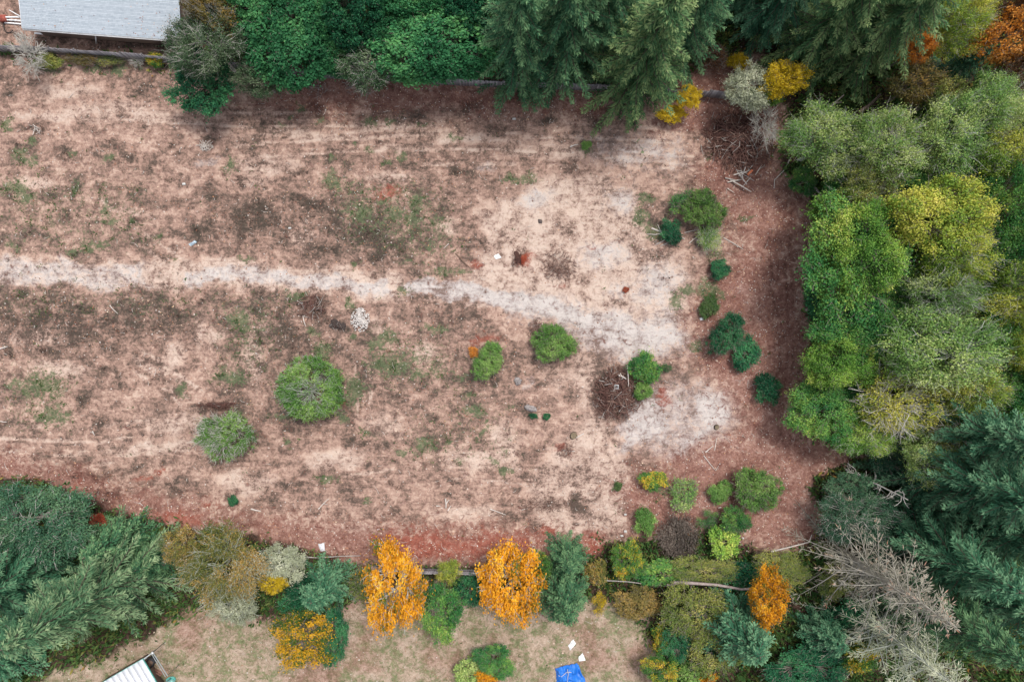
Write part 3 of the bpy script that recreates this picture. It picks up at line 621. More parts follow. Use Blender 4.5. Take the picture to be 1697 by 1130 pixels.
def broadleaf(seed, R, H, depth=.62, ncl=80, nleaf=170, leaf=.24, crad=.20, twigs=5, twig_r=.022, hollow=0.0, zmin=-.55, flat=.65, bare_top=0.0, streak=0, streak_r=.05, trunk_r=None, lobes=5, lobe_amp=.34, tip=1.05):
    rng = np.random.default_rng(seed)
    zc, rz = H * (1 - depth / 2), H * depth / 2
    ld = unit(rng, lobes, -.2); 
    d = unit(rng, ncl, zmin)
    lob = np.max(np.clip((d @ ld.T - .55) / .45, 0, 1), 1)
    rad = rng.uniform(.45 + hollow * .3, 1, ncl) ** .55 * (1 - lobe_amp + lobe_amp * 1.25 * lob)
    c = np.stack([d[:, 0] * R * rad, d[:, 1] * R * rad, zc + d[:, 2] * rz * rad], -1)
    rc = R * crad * rng.uniform(.65, 1.35, ncl)
    # limbs
    tr = trunk_r or H * .018 + .03
    tk = MB()
    z0 = max(zc - rz * .75, H * .08)
    nl = 7; la = np.arange(nl) * 2 * pi / nl + rng.uniform(0, .6, nl); le = rng.uniform(.25, 1.1, nl)
    ldir = np.stack([np.cos(la) * np.cos(le), np.sin(la) * np.cos(le), np.sin(le)], -1)
    ldir = np.concatenate([ldir, [[0.05, 0, 1]]])
    fork = np.array([0, 0, z0])
    bend = rng.normal(size=2) * R * .05
    tk.tube([(0, 0, -.25), (bend[0] * .6, bend[1] * .6, z0 * .5), (0, 0, z0)], (tr * 1.25, tr, tr * .85), 6, .3)
    lm_ = []
    for v in ldir:
        mid = fork + v * np.array([R * .52, R * .52, rz * .95]); lm_.append(mid)
        kink = fork + (mid - fork) * .5 + rng.normal(size=3) * R * .05
        tk.tube([fork, kink, mid], (tr * .6, tr * .45, tr * .30), 4, .4, False)
    lm_ = np.array(lm_)
    for i in range(ncl):
        j = int(np.argmin(((lm_ - c[i]) ** 2).sum(1)))
        mid = (lm_[j] + c[i]) / 2 + rng.normal(size=3) * R * .05
        tk.tube([lm_[j], mid, c[i]], (tr * .22 + .006, tr * .15 + .006, twig_r * 1.1), 3, .6, False)
        for t in range(twigs):
            e = c[i] + (unit(rng, 1, -.35)[0] * .9 + (c[i] - lm_[j]) / (np.linalg.norm(c[i] - lm_[j]) + 1e-6) * .7) * rc[i] * tip
            tk.tube([c[i], (c[i] + e) / 2 + rng.normal(size=3) * rc[i] * .15, e], (twig_r, twig_r * .8, twig_r * .4), 3, .8, False)
    for k in range(streak):
        v = unit(rng, 1, .05)[0]
        j = int(np.argmax(lm_ @ v)) if not bare_top else -1
        o_ = lm_[j] if not bare_top else np.array([0, 0, H * .62])
        e = np.array([0, 0, zc]) + v * [R, R, rz] * rng.uniform(.80, 1.06)
        if bare_top: e = np.array([v[0] * R * .7, v[1] * R * .7, H * rng.uniform(.82, .98)])
        m1 = o_ + (e - o_) * .55 + rng.normal(size=3) * R * .06; m1[2] += rz * .10
        tk.tube([o_, m1, e], (streak_r, streak_r * .8, streak_r * .3), 4, .9, False)
        for q in range(4):
            s = m1 + (e - m1) * rng.uniform(0, .8); tk.tube([s, s + (nrm(e - m1) + rng.normal(size=3) * .6) * R * rng.uniform(.08, .2)], (streak_r * .5, streak_r * .2), 3, .9, False)
    cr = None
    if nleaf:
        n = np.full(ncl, nleaf)
        if bare_top:
            hr = np.hypot(c[:, 0], c[:, 1]) / R
            n = (n * np.clip((hr - bare_top * .55) / (bare_top * .6), .10, 1)).astype(int)
        n = (n * (rc / (R * crad)) ** 1.5).astype(int)
        idx = np.repeat(np.arange(ncl), n); m = len(idx)
        off = rng.normal(size=(m, 3)) * (.46 + .55 * rng.random(m) ** 5)[:, None]
        off[:, 2] *= flat
        pos = c[idx] + off * rc[idx][:, None]
        pos[:, 2] = np.maximum(pos[:, 2], .06)
        nor = nrm(off * .7 + np.array([0, 0, .55]) + rng.normal(size=(m, 3)) * .55)
        L = leaf * rng.uniform(.65, 1.3, m)
        cv = rng.random(ncl); of = rng.uniform(0, 40, 3)
        big = np.clip((fbm(c[:, 0] / R * 1.6 + of[0] + c[:, 2] / R, c[:, 1] / R * 1.6 + of[1], seed, 2) - .5) * 2.2 + .5, 0, 1)
        val = np.clip(-.02 + .46 * big[idx] + .24 * cv[idx] + .36 * rng.random(m), 0, 1)
        cb = MB(); cb.quads(leaf_quads(pos, nor, L, L * .68, rng, curl=.12), val)
        cr = cb.mesh('crown')
    return tk.mesh('trunk'), cr, dict(R=R, H=H, zc=zc, rz=rz)

def conifer(seed, R, H, whorl=.48, nbr=7, clear=.04, spray=.50, width=.20, droop=.28, step=.34, power=.85, keep=1.0, twig_r=.02, hang=.25, irregular=.25):
    rng = np.random.default_rng(seed)
    tk = MB(); tr = H * .014 + .04
    zs = np.linspace(-.3, H, 9); wob = np.cumsum(rng.normal(size=(9, 2)) * .03 * H / 20, 0)
    tk.tube(np.stack([wob[:, 0], wob[:, 1], zs], -1), np.linspace(tr * 1.2, .03, 9), 6, .4)
    C, NO, AL, LL, WW, VV = [], [], [], [], [], []
    z = max(H * clear, .25)
    while z < H - .12:
        t = z / H
        Lb = R * (1 - t) ** power + .10
        nb = nbr if t < .8 else max(4, nbr - 2)
        a0 = rng.uniform(0, 2 * pi)
        for k in range(nb):
            if rng.random() > .93: continue
            a = a0 + k * 2 * pi / nb + rng.normal() * .18
            L = Lb * rng.uniform(1 - irregular, 1 + irregular * .6)
            n = max(3, int(L / step) + 1)
            s = np.linspace(0, 1, n + 1)
            up = rng.uniform(.0, .25) + .5 * max(0, t - .6)
            r = s * L
            zz = z + L * (up * s - droop * 1.3 * s ** 2 + .10 * s ** 4)
            aa = a + rng.normal() * .12 * s
            pts = np.stack([np.cos(aa) * r, np.sin(aa) * r, zz], -1)
            pts[:, :2] += [np.interp(z, zs, wob[:, 0]), np.interp(z, zs, wob[:, 1])]
            pts[:, 2] = np.maximum(pts[:, 2], .08)
            tk.tube(pts[::2] if len(pts) > 4 else pts, np.linspace(tr * .22 * (1 - t) + twig_r, twig_r * .6, len(pts[::2] if len(pts) > 4 else pts)), 3, .6, False)
            d = nrm(np.gradient(pts, axis=0)); side = nrm(np.cross(d, [0, 0, 1.0]))
            bv = rng.random()
            sub = np.linspace(.06, 1, 2 * n + 1)
            for f in sub:
                if rng.random() > keep: continue
                i = min(int(f * n), n - 1); fr = f * n - i
                p = pts[i] * (1 - fr) + pts[i + 1] * fr
                for sg in (-1, 1):
                    ln = spray * (.55 + .75 * sin(pi * min(1, f * .82 + .12))) * rng.uniform(.7, 1.25) * min(1.0, .35 + L / 2.2)
                    dr = nrm(d[i] * rng.uniform(.55, 1.0) + side[i] * sg * rng.uniform(.5, .95) + np.array([0, 0, -hang * rng.uniform(.2, 1.4)]))
                    for h in range(2):
                        st = p + dr * ln * (.5 + .48 * h) + rng.normal(size=3) * .05
                        C.append(st); AL.append(nrm(dr + rng.normal(size=3) * .22)); LL.append(ln * (1.05 - .25 * h)); WW.append(width * rng.uniform(.7, 1.3) * (1 - .25 * h))
                        NO.append(nrm(np.array([0, 0, 1.0]) + d[i] * .25 + rng.normal(size=3) * .38))
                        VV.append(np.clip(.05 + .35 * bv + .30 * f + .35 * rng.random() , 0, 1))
            # the tip shoot
            C.append(pts[-1] + d[-1] * spray * .3); AL.append(d[-1]); LL.append(spray * .9); WW.append(width); NO.append(np.array([0, 0, 1.0])); VV.append(.75 + .25 * rng.random())
        z += whorl * rng.uniform(.75, 1.2) * (1.0 if t < .8 else .7)
    C, NO, AL = np.array(C), nrm(np.array(NO)), np.array(AL)
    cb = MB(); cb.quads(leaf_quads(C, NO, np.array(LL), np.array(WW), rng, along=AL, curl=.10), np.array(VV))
    return tk.mesh('trunk'), cb.mesh('crown'), dict(R=R, H=H)

PROTO = {}
def proto(key, fn, seeds, **kw):
    PROTO[key] = [fn(s, **kw) for s in seeds]
# leafy trees by size; 's' sparse with pale twigs showing, 'x' without leaves
proto('L', broadleaf, (1, 2, 3), R=4.6, H=11, ncl=250, nleaf=140, leaf=.19, crad=.14, twigs=2, hollow=.5, streak=4, streak_r=.03, lobes=7, lobe_amp=.56)
proto('Ls', broadleaf, (11, 12, 13, 14), R=4.6, H=11, ncl=220, nleaf=115, leaf=.17, crad=.155, twigs=3, twig_r=.018, tip=1.25, hollow=.3, streak=12, streak_r=.045, lobes=7, lobe_amp=.56)
proto('Lr', broadleaf, (15, 16, 17), R=4.6, H=11, ncl=170, nleaf=80, leaf=.17, crad=.16, twigs=4, twig_r=.022, tip=1.4, streak=22, streak_r=.055, lobe_amp=.42)
proto('M', broadleaf, (21, 22, 23, 24), R=2.6, H=6, ncl=140, nleaf=110, leaf=.165, crad=.14, twigs=3, twig_r=.014, hollow=.4, lobe_amp=.52, lobes=6, tip=1.4)
proto('Ms', broadleaf, (31, 32, 33), R=2.6, H=6, ncl=130, nleaf=75, leaf=.15, crad=.16, twigs=3, twig_r=.016, tip=1.25, streak=7, streak_r=.032, lobe_amp=.42, lobes=6)
proto('Mg', broadleaf, (36, 37, 38), R=2.6, H=6, ncl=130, nleaf=110, leaf=.16, crad=.15, twigs=3, twig_r=.016, lobe_amp=.40, lobes=8, tip=1.1, streak=3, streak_r=.035, hollow=.0)
proto('S', broadleaf, (41, 42, 43, 44), R=1.4, H=2.2, depth=.92, ncl=100, nleaf=60, leaf=.15, crad=.18, twigs=2, twig_r=.010, zmin=-.2, trunk_r=.05, lobe_amp=.52, lobes=6, tip=1.4)
proto('Ss', broadleaf, (51, 52, 53), R=1.4, H=2.2, depth=.92, ncl=80, nleaf=34, leaf=.12, crad=.22, twigs=4, twig_r=.012, zmin=-.2, trunk_r=.05, tip=1.3, lobe_amp=.5)
proto('B', broadleaf, (56, 57, 58), R=2.6, H=2.8, depth=.95, ncl=230, nleaf=80, leaf=.155, crad=.115, twigs=4, twig_r=.012, zmin=-.1, trunk_r=.08, lobe_amp=.56, lobes=5, tip=1.7, streak=8, streak_r=.018)
proto('Bs', broadleaf, (59,), R=2.6, H=2.8, depth=.95, ncl=200, nleaf=70, leaf=.13, crad=.12, twigs=5, twig_r=.018, zmin=-.1, trunk_r=.08, lobe_amp=.34, lobes=7, tip=1.6, streak=26, streak_r=.028)
proto('D', broadleaf, (61,), R=3.75, H=3.6, depth=.95, ncl=380, nleaf=100, leaf=.15, crad=.09, twigs=3, twig_r=.016, zmin=-.05, bare_top=.45, trunk_r=.10, lobe_amp=.18, lobes=9, tip=1.5, streak=34, streak_r=.026)
proto('H', broadleaf, (66, 67, 68), R=4.4, H=9, depth=.9, ncl=330, nleaf=105, leaf=.25, crad=.092, twigs=1, zmin=-.1, lobe_amp=.34, lobes=9, hollow=.9)
proto('X', broadleaf, (71, 72, 73), R=2.4, H=4.5, ncl=60, nleaf=0, crad=.26, twigs=9, twig_r=.026, tip=1.3)
proto('F', conifer, (81, 82, 83), R=5.2, H=21.0, power=.68, whorl=.70, irregular=.42, spray=.42, width=.125, step=.26, droop=.30, hang=.40)
proto('Fc', conifer, (86, 87), R=5.2, H=19.0, droop=.36, hang=.55, spray=.48, width=.10, step=.27, whorl=.80, power=.72, irregular=.45)
proto('f', conifer, (91, 92, 93), R=2.3, H=8.0, whorl=.44, spray=.28, width=.10, step=.21, power=.7, irregular=.45)
proto('Fd', conifer, (96, 97), R=4.8, H=19.0, keep=.42, nbr=5, whorl=.62, spray=.46, width=.055, step=.28, twig_r=.020, droop=.30, irregular=.8, hang=.6)

USED = {}
def plant(kind, x, y, sx, sz, mat, bark, name, label, cat, group=None, rz=None, sy=None):
    i = USED.get(kind, 0); USED[kind] = i + 1
    tkm, crm, info = PROTO[kind][i % len(PROTO[kind])]
    root = empty(name, (x, y, float(gz(x, y))), 0.0)
    tag(root, label, cat, group)
    rz = (zlib.crc32((label + '%.1f' % x).encode()) % 6283) / 1000.0 if rz is None else rz
    sy = sx if sy is None else sy
    for nm, me, mt in (('trunk', tkm, bark), ('crown', crm, mat)):
        if me is None: continue
        if not me.materials: me.materials.append(mt)
        o = link(nm, me, root, mt)
        # stretch in the picture's axes, the model itself turned first: bake the turn into a parent-free matrix
        o.rotation_euler = (0, 0, rz); o.scale = (sx, sx, sz)
    root.scale = (1.0, sy / sx, 1.0)
    return root

def T(kind, px, py, rx, ry, h, mat, label, cat='tree', name=None, bark=None, group=None):
    """A leafy tree or shrub: apparent crown centre and half sizes in photograph pixels, true height in metres."""
    info = PROTO[kind][USED.get(kind, 0) % len(PROTO[kind])][2]
    zc = info['zc'] * h / info['H']
    x, y = P(px, py, zc); k = MPP * (CAM_H - zc) / CAM_H
    if name is None: name = {'shrub': 'shrub', 'bush': 'bush'}.get(cat, 'broadleaf_tree')
    return plant(kind, x, y, rx * k / info['R'], h / info['H'], LM.get(mat), bark or BARK, name, label, cat, group, sy=ry * k / info['R'])

def C(kind, px, py, h, r, mat, label, cat='conifer', name='conifer_tree', bark=None, group=None):
    """A conifer: pixel where its trunk meets the ground, height and radius in metres."""
    info = PROTO[kind][0][2]
    x, y = P(px, py, 0)
    return plant(kind, x, y, r / info['R'], h / info['H'], LM[mat], bark or BARK_DARK, name, label, cat, group)

# ---------------------------------------------------------------- the wood along the top of the lot
T('X', 50, 92, 28, 30, 3.4, None, 'leafless pale grey bush at the lot side of the top fence near the house corner', 'bush', 'bare_bush', BARK_PALE)
T('S', 80, 104, 22.8, 14.8, 1.2, 'olive', 'low olive shrub at the foot of the leafless grey bush by the top fence', 'shrub')
T('Ss', 135, 100, 27.4, 12.5, 1.2, 'olivebrown', 'low brownish shrub along the top fence below the white downspout', 'shrub')
T('Ss', 178, 98, 25.1, 11.4, 1.1, 'olive', 'low grey-green shrub against the top fence below the middle of the house roof', 'shrub')
T('S', 258, 100, 17.1, 12.5, 1.3, 'mixgreen', 'small yellow-green and orange shrub at the top fence just before the big lichened tree', 'shrub')
T('X', 228, 100, 13, 10, 1.0, None, 'little leafless grey bush next to the yellow-green shrub at the top fence', 'bush', 'bare_bush', BARK_PALE)
T('M', 336, 138, 57.0, 57.0, 5.0, 'deep', 'rounded deep green evergreen shrub bulging out onto the lot under the lichened tree', 'shrub', 'evergreen_shrub', BARK_DARK)
T('Ls', 345, 75, 62, 62, 10, 'sage', 'olive tree with bare pale lichened branches beside the end of the grey house roof', 'tree', None, BARK_PALE)
T('Ms', 352, 25, 40, 36, 11, 'olivebrown', 'brownish-yellow thin crowned tree behind the pale lichened tree at the house roof', 'tree', None, BARK_PALE)
T('Ms', 432, 128, 44, 36, 6, 'sage', 'dark olive tree flecked yellow between the lichened tree and the bright green hedge trees', 'tree')
T('H', 420, 20, 62, 58, 9, 'emerald', 'emerald leafy tree at the top edge beside the brownish thin crowned tree', 'tree')
T('H', 485, 58, 86, 84, 9, 'emerald', 'large round emerald leafy tree next to the dark olive yellow flecked tree', 'tree')
T('H', 592, 28, 58, 60, 9.5, 'deep', 'darker green leafy tree at the top edge between the two big emerald trees', 'tree')
T('Ms', 616, 108, 52, 46, 7, 'sage', 'olive tree with bare grey branch tips hanging over the soil between two emerald trees', 'tree', None, BARK_PALE)
T('H', 722, 80, 102, 74, 9, 'emerald', 'widest emerald leafy tree, flat fronted along the lot next to the tall firs', 'tree')
T('H', 690, 8, 76, 50, 10, 'emerald', 'emerald leafy tree cut by the top edge behind the widest emerald tree', 'tree')
T('H', 790, 22, 60, 56, 10, 'deep', 'dark green leafy tree tucked between the widest emerald tree and the first fir', 'tree')
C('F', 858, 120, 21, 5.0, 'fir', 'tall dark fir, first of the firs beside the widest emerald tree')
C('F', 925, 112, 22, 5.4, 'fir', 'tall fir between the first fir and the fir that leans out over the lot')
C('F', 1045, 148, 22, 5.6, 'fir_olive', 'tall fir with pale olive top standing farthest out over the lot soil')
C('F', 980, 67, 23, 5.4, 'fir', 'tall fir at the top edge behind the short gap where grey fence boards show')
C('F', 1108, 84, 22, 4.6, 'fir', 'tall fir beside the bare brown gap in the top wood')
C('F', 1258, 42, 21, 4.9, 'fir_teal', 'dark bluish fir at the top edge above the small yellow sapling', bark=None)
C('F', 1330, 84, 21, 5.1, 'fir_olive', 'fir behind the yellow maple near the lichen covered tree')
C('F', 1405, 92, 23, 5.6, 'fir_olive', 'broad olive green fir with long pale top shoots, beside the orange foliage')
C('F', 1215, -8, 20, 4.4, 'fir_teal', 'dark fir mostly beyond the top edge, above the brown gap')
T('Ss', 1186, 92, 25.1, 29.6, 2.6, 'russet', 'thin brown shrub in the bare gap of the top wood', 'shrub')
T('S', 1223, 104, 17.1, 14.8, 2.5, 'yellow', 'small yellow sapling under the dark bluish fir', 'shrub', 'sapling')
T('Mg', 1143, 163, 20, 20, 4, 'yellow', 'slender yellow maple over the fence at the tip of the lot-side fir', 'tree', 'maple_tree')
T('S', 1112, 190, 22.8, 14.8, 2, 'yellow', 'low yellow sapling on the soil below the slender yellow maple', 'shrub', 'sapling')
T('Mg', 1300, 135, 40, 34, 7, 'yellow', 'bright yellow maple among the dark firs beside the pale lichen tree', 'tree', 'maple_tree')
T('M', 1268, 160, 25.1, 20.5, 5, 'lime', 'lime green small tree between the yellow maple and the pale lichen tree', 'tree')
T('Ms', 1235, 148, 40, 42, 6, 'lichen', 'pale grey lichen covered tree leaning over the top fence', 'tree', 'lichened_tree', BARK_LICHEN)
T('X', 1268, 205, 20, 34, 4, None, 'leafless grey tree below the lichen covered tree at the brush heap', 'tree', 'bare_tree', BARK_PALE)
T('Ls', 1585, 42, 48, 48, 11, 'yellowlime', 'thin yellow-green tree with tangled pale twigs next to the orange tree', 'tree', None, BARK_PALE)
T('Mg', 1660, 66, 56, 48, 11, 'orange', 'large orange autumn tree in the top corner of the wood', 'tree', 'maple_tree')
T('Mg', 1515, 82, 26, 26, 9, 'orange', 'small orange tree showing between the broad olive fir and a green cedar', 'tree', 'maple_tree')
T('Ms', 1690, 20, 36, 30, 12, 'russet', 'rusty brown thin tree behind the large orange tree', 'tree')
C('f', 1545, 140, 9, 2.4, 'fir_teal', 'small teal cedar between the small orange tree and the large orange tree', name='cedar_tree')
T('Ms', 1515, 140, 44, 34, 8, 'olivebrown', 'dark olive thin tree over the black gap below the small orange tree', 'tree')
T('Ms', 1560, 160, 40, 34, 8, 'olive', 'dim olive tree beside the teal cedar', 'tree')
T('Ms', 1680, 128, 34, 34, 9, 'russet', 'brown twiggy tree below the large orange tree', 'tree', None, BARK_PALE)
# ---------------------------------------------------------------- the wood on the far side
T('Ls', 1368, 238, 79, 60, 9, 'paleolive', 'pale green tree with a fan of white branches nearest the brush heap', 'tree', None, BARK_LICHEN)
T('Ls', 1468, 250, 69, 62, 11, 'paleolive', 'olive tree with thin crown next to the fan of white branches', 'tree', None, BARK_PALE)
T('Ls', 1570, 228, 69, 67, 11, 'paleolive', 'pale olive tree below the black gap in the wood', 'tree', None, BARK_LICHEN)
T('Ls', 1635, 178, 59, 55, 11, 'paleolive', 'soft green feathery tree below the brown twiggy tree', 'tree', None, BARK_LICHEN)
T('Ls', 1672, 262, 59, 57, 11, 'yellowlime', 'yellowish thin crowned tree at the edge of the picture above the round green trees', 'tree', None, BARK_PALE)
T('Ls', 1430, 318, 56, 39, 9, 'olive', 'brownish green tree leaning over the top of the largest dark green tree', 'tree', None, BARK_PALE)
T('L', 1402, 445, 90, 106, 10, 'green', 'largest dark green broadleaf tree at the edge of the red leafy track', 'tree')
T('M', 1370, 510, 48, 49, 7, 'emerald', 'dark green lower tree under the largest broadleaf at the track edge', 'tree')
T('L', 1430, 415, 67, 71, 12, 'lime', 'lime green crown rising out of the largest dark green tree', 'tree')
T('M', 1400, 350, 61, 42, 8, 'lime', 'lime flushed tree above the largest dark green broadleaf', 'tree')
T('L', 1540, 355, 90, 69, 12, 'yellowlime', 'broad yellow-lime tree behind the lime green crown', 'tree')
T('Ls', 1582, 425, 52, 57, 12, 'yellowlime', 'yellow tree with a ragged edge between the broad yellow-lime tree and the tan one', 'tree', None, BARK_PALE)
T('Lr', 1560, 488, 66, 51, 11, 'paleolive', 'tan and grey tree with nearly bare branches in the middle of the far wood', 'tree', None, BARK_LICHEN)
T('Ls', 1464, 520, 46, 39, 7, 'green', 'small twiggy tree at the dark hole beside the nearly bare tan tree', 'tree')
T('L', 1655, 345, 49, 67, 11, 'green', 'green round tree at the picture edge beside the broad yellow-lime tree', 'tree')
T('L', 1690, 420, 46, 50, 11, 'green', 'dull green tree at the picture edge beside the ragged yellow tree', 'tree')
T('Ls', 1680, 492, 64, 57, 12, 'yellowlime', 'bright yellow-green tree at the picture edge beside the tan tree', 'tree', None, BARK_PALE)
T('L', 1645, 575, 49, 60, 10, 'green', 'dark green tree behind the big pale olive crown', 'tree')
T('Ls', 1695, 585, 41, 50, 11, 'yellowlime', 'yellowing tree cut by the picture edge below the bright yellow-green one', 'tree')
T('L', 1400, 562, 79, 50, 8, 'green', 'feathery green tree at the track, just below the largest broadleaf', 'tree')
T('L', 1392, 606, 52, 50, 9, 'lime', 'bright lime tree overhanging the red leafy track', 'tree')
T('L', 1448, 560, 64, 60, 9, 'green', 'green tree between the bright lime tree and the big pale olive crown', 'tree')
T('Ls', 1565, 588, 100, 74, 13, 'paleolive', 'biggest pale olive crown with white twigs in the far wood', 'tree', None, BARK_LICHEN)
T('Ls', 1600, 650, 59, 50, 11, 'yellowlime', 'yellow-olive tree under the biggest pale olive crown', 'tree', None, BARK_PALE)
T('L', 1376, 682, 66, 57, 6.5, 'green', 'soft green low tree at the bend of the red leafy track', 'tree')
T('Lr', 1478, 672, 79, 68, 10, 'yellowlime', 'nearly bare tree with a star of white branches below the bright lime tree', 'tree', None, BARK_PALE)
T('Ls', 1430, 725, 52, 39, 7, 'lime', 'small lime tree below the star of white branches', 'tree', None, BARK_PALE)
T('Ls', 1532, 752, 52, 48, 9, 'paleolive', 'sage green tree with white twigs above the leaning dead snag', 'tree', None, BARK_LICHEN)
T('Lr', 1592, 718, 55, 44, 10, 'olive', 'grey twiggy tree between the sage tree and the teal firs', 'tree', None, BARK_PALE)
T('L', 1685, 660, 49, 50, 9, 'green', 'green tree at the picture edge above the teal firs', 'tree')
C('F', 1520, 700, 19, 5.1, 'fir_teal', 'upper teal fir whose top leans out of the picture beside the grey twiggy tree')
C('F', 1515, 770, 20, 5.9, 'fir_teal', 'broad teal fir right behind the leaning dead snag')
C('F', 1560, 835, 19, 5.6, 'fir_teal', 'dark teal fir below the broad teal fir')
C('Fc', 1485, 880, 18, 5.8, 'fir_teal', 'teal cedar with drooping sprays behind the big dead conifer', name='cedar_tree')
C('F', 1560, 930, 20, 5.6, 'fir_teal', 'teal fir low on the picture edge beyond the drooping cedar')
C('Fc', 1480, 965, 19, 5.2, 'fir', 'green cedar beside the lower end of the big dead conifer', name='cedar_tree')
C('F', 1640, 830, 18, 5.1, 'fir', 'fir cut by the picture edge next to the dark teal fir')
T('M', 1406, 812, 43, 31, 3.4, 'dim', 'dark green thicket shrub at the corner of the red soil under the snag', 'shrub')
T('Ls', 1422, 855, 66, 47, 6, 'dim', 'blue-green shrubby tree with pale branches between the snag and the dead conifer', 'tree', None, BARK_PALE)
C('Fd', 1392, 912, 19, 6.2, 'dead', 'big dead conifer with grey branches and rusty twig ends leaning toward the picture corner', 'dead conifer', 'dead_conifer', BARK_GREYBROWN)
C('Fd', 1425, 1015, 18, 5.6, 'lichen', 'pale lichened dead conifer at the bottom edge below the big dead conifer', 'dead conifer', 'dead_conifer', BARK_LICHEN)
for _px, _py, _r, _h, _m in ((1410, 300, 40, 6, 'green'), (1500, 305, 44, 7, 'green'), (1600, 300, 44, 8, 'green'), (1335, 300, 22, 3, 'green'), (1480, 470, 46, 7, 'green'), (1620, 410, 44, 8, 'lime'), (1630, 510, 44, 8, 'green'), (1520, 560, 44, 8, 'green'), (1640, 640, 50, 8, 'green'),
                             (1560, 690, 46, 6, 'green'), (1420, 640, 40, 5, 'green'), (1600, 760, 44, 5, 'dim'), (1470, 770, 34, 4, 'dim'), (1540, 300, 34, 7, 'lime'), (1690, 350, 40, 8, 'lime'), (1690, 720, 44, 6, 'dim')):
    T('L' if _r > 36 else 'M', _px, _py, _r * 1.15, _r, _h, _m, 'low understorey tree half hidden between taller crowns of the far wood', 'tree', 'understorey_tree', group='understorey trees of the far wood')
T('H', 545, 92, 50, 42, 6, 'emerald', 'lower emerald leafy tree filling in beside the large round emerald one', 'tree')
T('H', 655, 46, 52, 46, 8.5, 'emerald', 'emerald leafy tree behind the olive tree with bare grey tips', 'tree')
T('H', 560, 40, 44, 40, 8, 'emerald', 'emerald leafy tree behind the lower emerald one, near the top edge', 'tree')
# ---------------------------------------------------------------- trees and shrubs below the lot
C('f', 1205, 1022, 9.5, 4.0, 'fir_teal', 'young bluish fir with a clear star of branches near the fallen log', name='young_fir')
C('f', 1352, 1035, 6, 2.8, 'fir_teal', 'low blue-green fir between the orange maple by the log and the dead conifer', name='young_fir')
T('Mg', 1274, 992, 33, 52, 7.5, 'gold', 'narrow orange maple at the thick end of the fallen log', 'tree', 'maple_tree')
T('Ms', 1150, 1012, 56, 48, 4, 'olive', 'broad olive bush below the fallen log', 'bush')
T('Ms', 1188, 1076, 48, 46, 4, 'olive', 'yellowish olive bush below the broad olive bush', 'bush')
T('Mg', 1096, 1112, 34, 26, 4, 'mixgreen', 'yellow and green shrub at the edge of the dry yard grass by the bottom edge', 'shrub')
T('M', 1122, 1066, 29.6, 34.2, 3, 'deep', 'dark green bush between the dry yard grass and the olive bushes', 'bush')
T('S', 1100, 1060, 20.5, 25.1, 2.4, 'mixgreen', 'leafy green bush with yellow tips beside the dark green bush', 'bush')
T('S', 1150, 1114, 31.9, 22.8, 2.4, 'bright', 'bright green bush at the bottom edge beside the yellow and green shrub', 'bush')
T('S', 1172, 1124, 16.0, 11.4, 2.6, 'gold', 'orange shrub at the bottom edge under the olive bush', 'shrub')
T('M', 1330, 1100, 68.4, 43.3, 3.5, 'deep', 'dark green thicket at the bottom edge beyond the reddish bare patch', 'bush')
T('S', 1420, 1090, 34.2, 25.1, 3, 'mixgreen', 'green bush with orange flecks at the bottom edge before the lichened tree', 'bush')
T('S', 1420, 1018, 45.6, 29.6, 3, 'deep', 'deep green bush under the branches of the dead conifer', 'bush')
T('Ms', 1295, 945, 50, 34, 2.4, 'olive', 'yellow-olive scrub beside the lone dead pole', 'bush')
T('Ms', 1165, 945, 60, 24, 2, 'olive', 'low olive scrub just above the fallen log', 'bush')
T('S', 1100, 950, 45.6, 25.1, 1.6, 'green', 'low green scrub at the thin end of the fallen log', 'bush')
T('S', 1240, 955, 45.6, 25.1, 1.8, 'deep', 'dark scrub between the fallen log and the yellow-olive scrub', 'bush')
T('S', 1060, 1000, 38.8, 29.6, 1.8, 'olivebrown', 'brownish scrub at the upper corner of the dry yard grass', 'bush')
T('Ms', 1385, 965, 34, 34, 2.6, 'olive', 'olive scrub under the upper branches of the dead conifer', 'bush')
T('Mg', 1041, 925, 28, 32, 3.6, 'mixgreen', 'green maple sapling with orange tips next to the bent metal sheet', 'tree', 'maple_sapling')
T('S', 986, 946, 19.4, 22.8, 2.6, 'tanmix', 'tan orange shrub between the tall green cedar and the metal sheet', 'shrub')
T('Ss', 994, 998, 14.8, 18.2, 1.8, 'yellow', 'thin yellowish shrub at the corner of the yard under the tan orange shrub', 'shrub')
C('f', 928, 965, 10, 3.0, 'fir', 'tall green cedar reaching from the lot into the yard beside the orange maple', name='cedar_tree')
C('f', 938, 915, 6, 2.2, 'fir', 'small green cedar on the lot side of the tall green cedar', name='cedar_tree')
T('Mg', 846, 970, 52, 80, 6.5, 'gold', 'tall orange maple with pale forked limbs beside the tall green cedar', 'tree', 'maple_tree', BARK_PALE)
T('M', 884, 938, 29.6, 25.1, 4, 'mixgreen', 'green leafy tree with orange edge squeezed between orange maple and cedar', 'tree')
T('Ms', 745, 945, 20, 22, 4, 'yellowlime', 'small yellow-olive tree in front of the fence between the two orange maples', 'tree')
T('M', 735, 1012, 37.6, 50.2, 5, 'green', 'dense green round tree in the yard between the two orange maples', 'tree')
T('S', 780, 975, 27.4, 29.6, 2.2, 'deep', 'dark green bush behind the fence beside the dense green round tree', 'bush')
T('Mg', 657, 974, 50, 86, 6.5, 'gold', 'golden orange maple over the end of the short board fence', 'tree', 'maple_tree', BARK_PALE)
C('f', 548, 958, 7, 2.8, 'fir_teal', 'small teal cedar beside the pale lichened shrub', name='cedar_tree')
T('Ss', 598, 975, 25.1, 29.6, 2, 'olive', 'thin dark scrub between the teal cedar and the golden maple', 'bush')
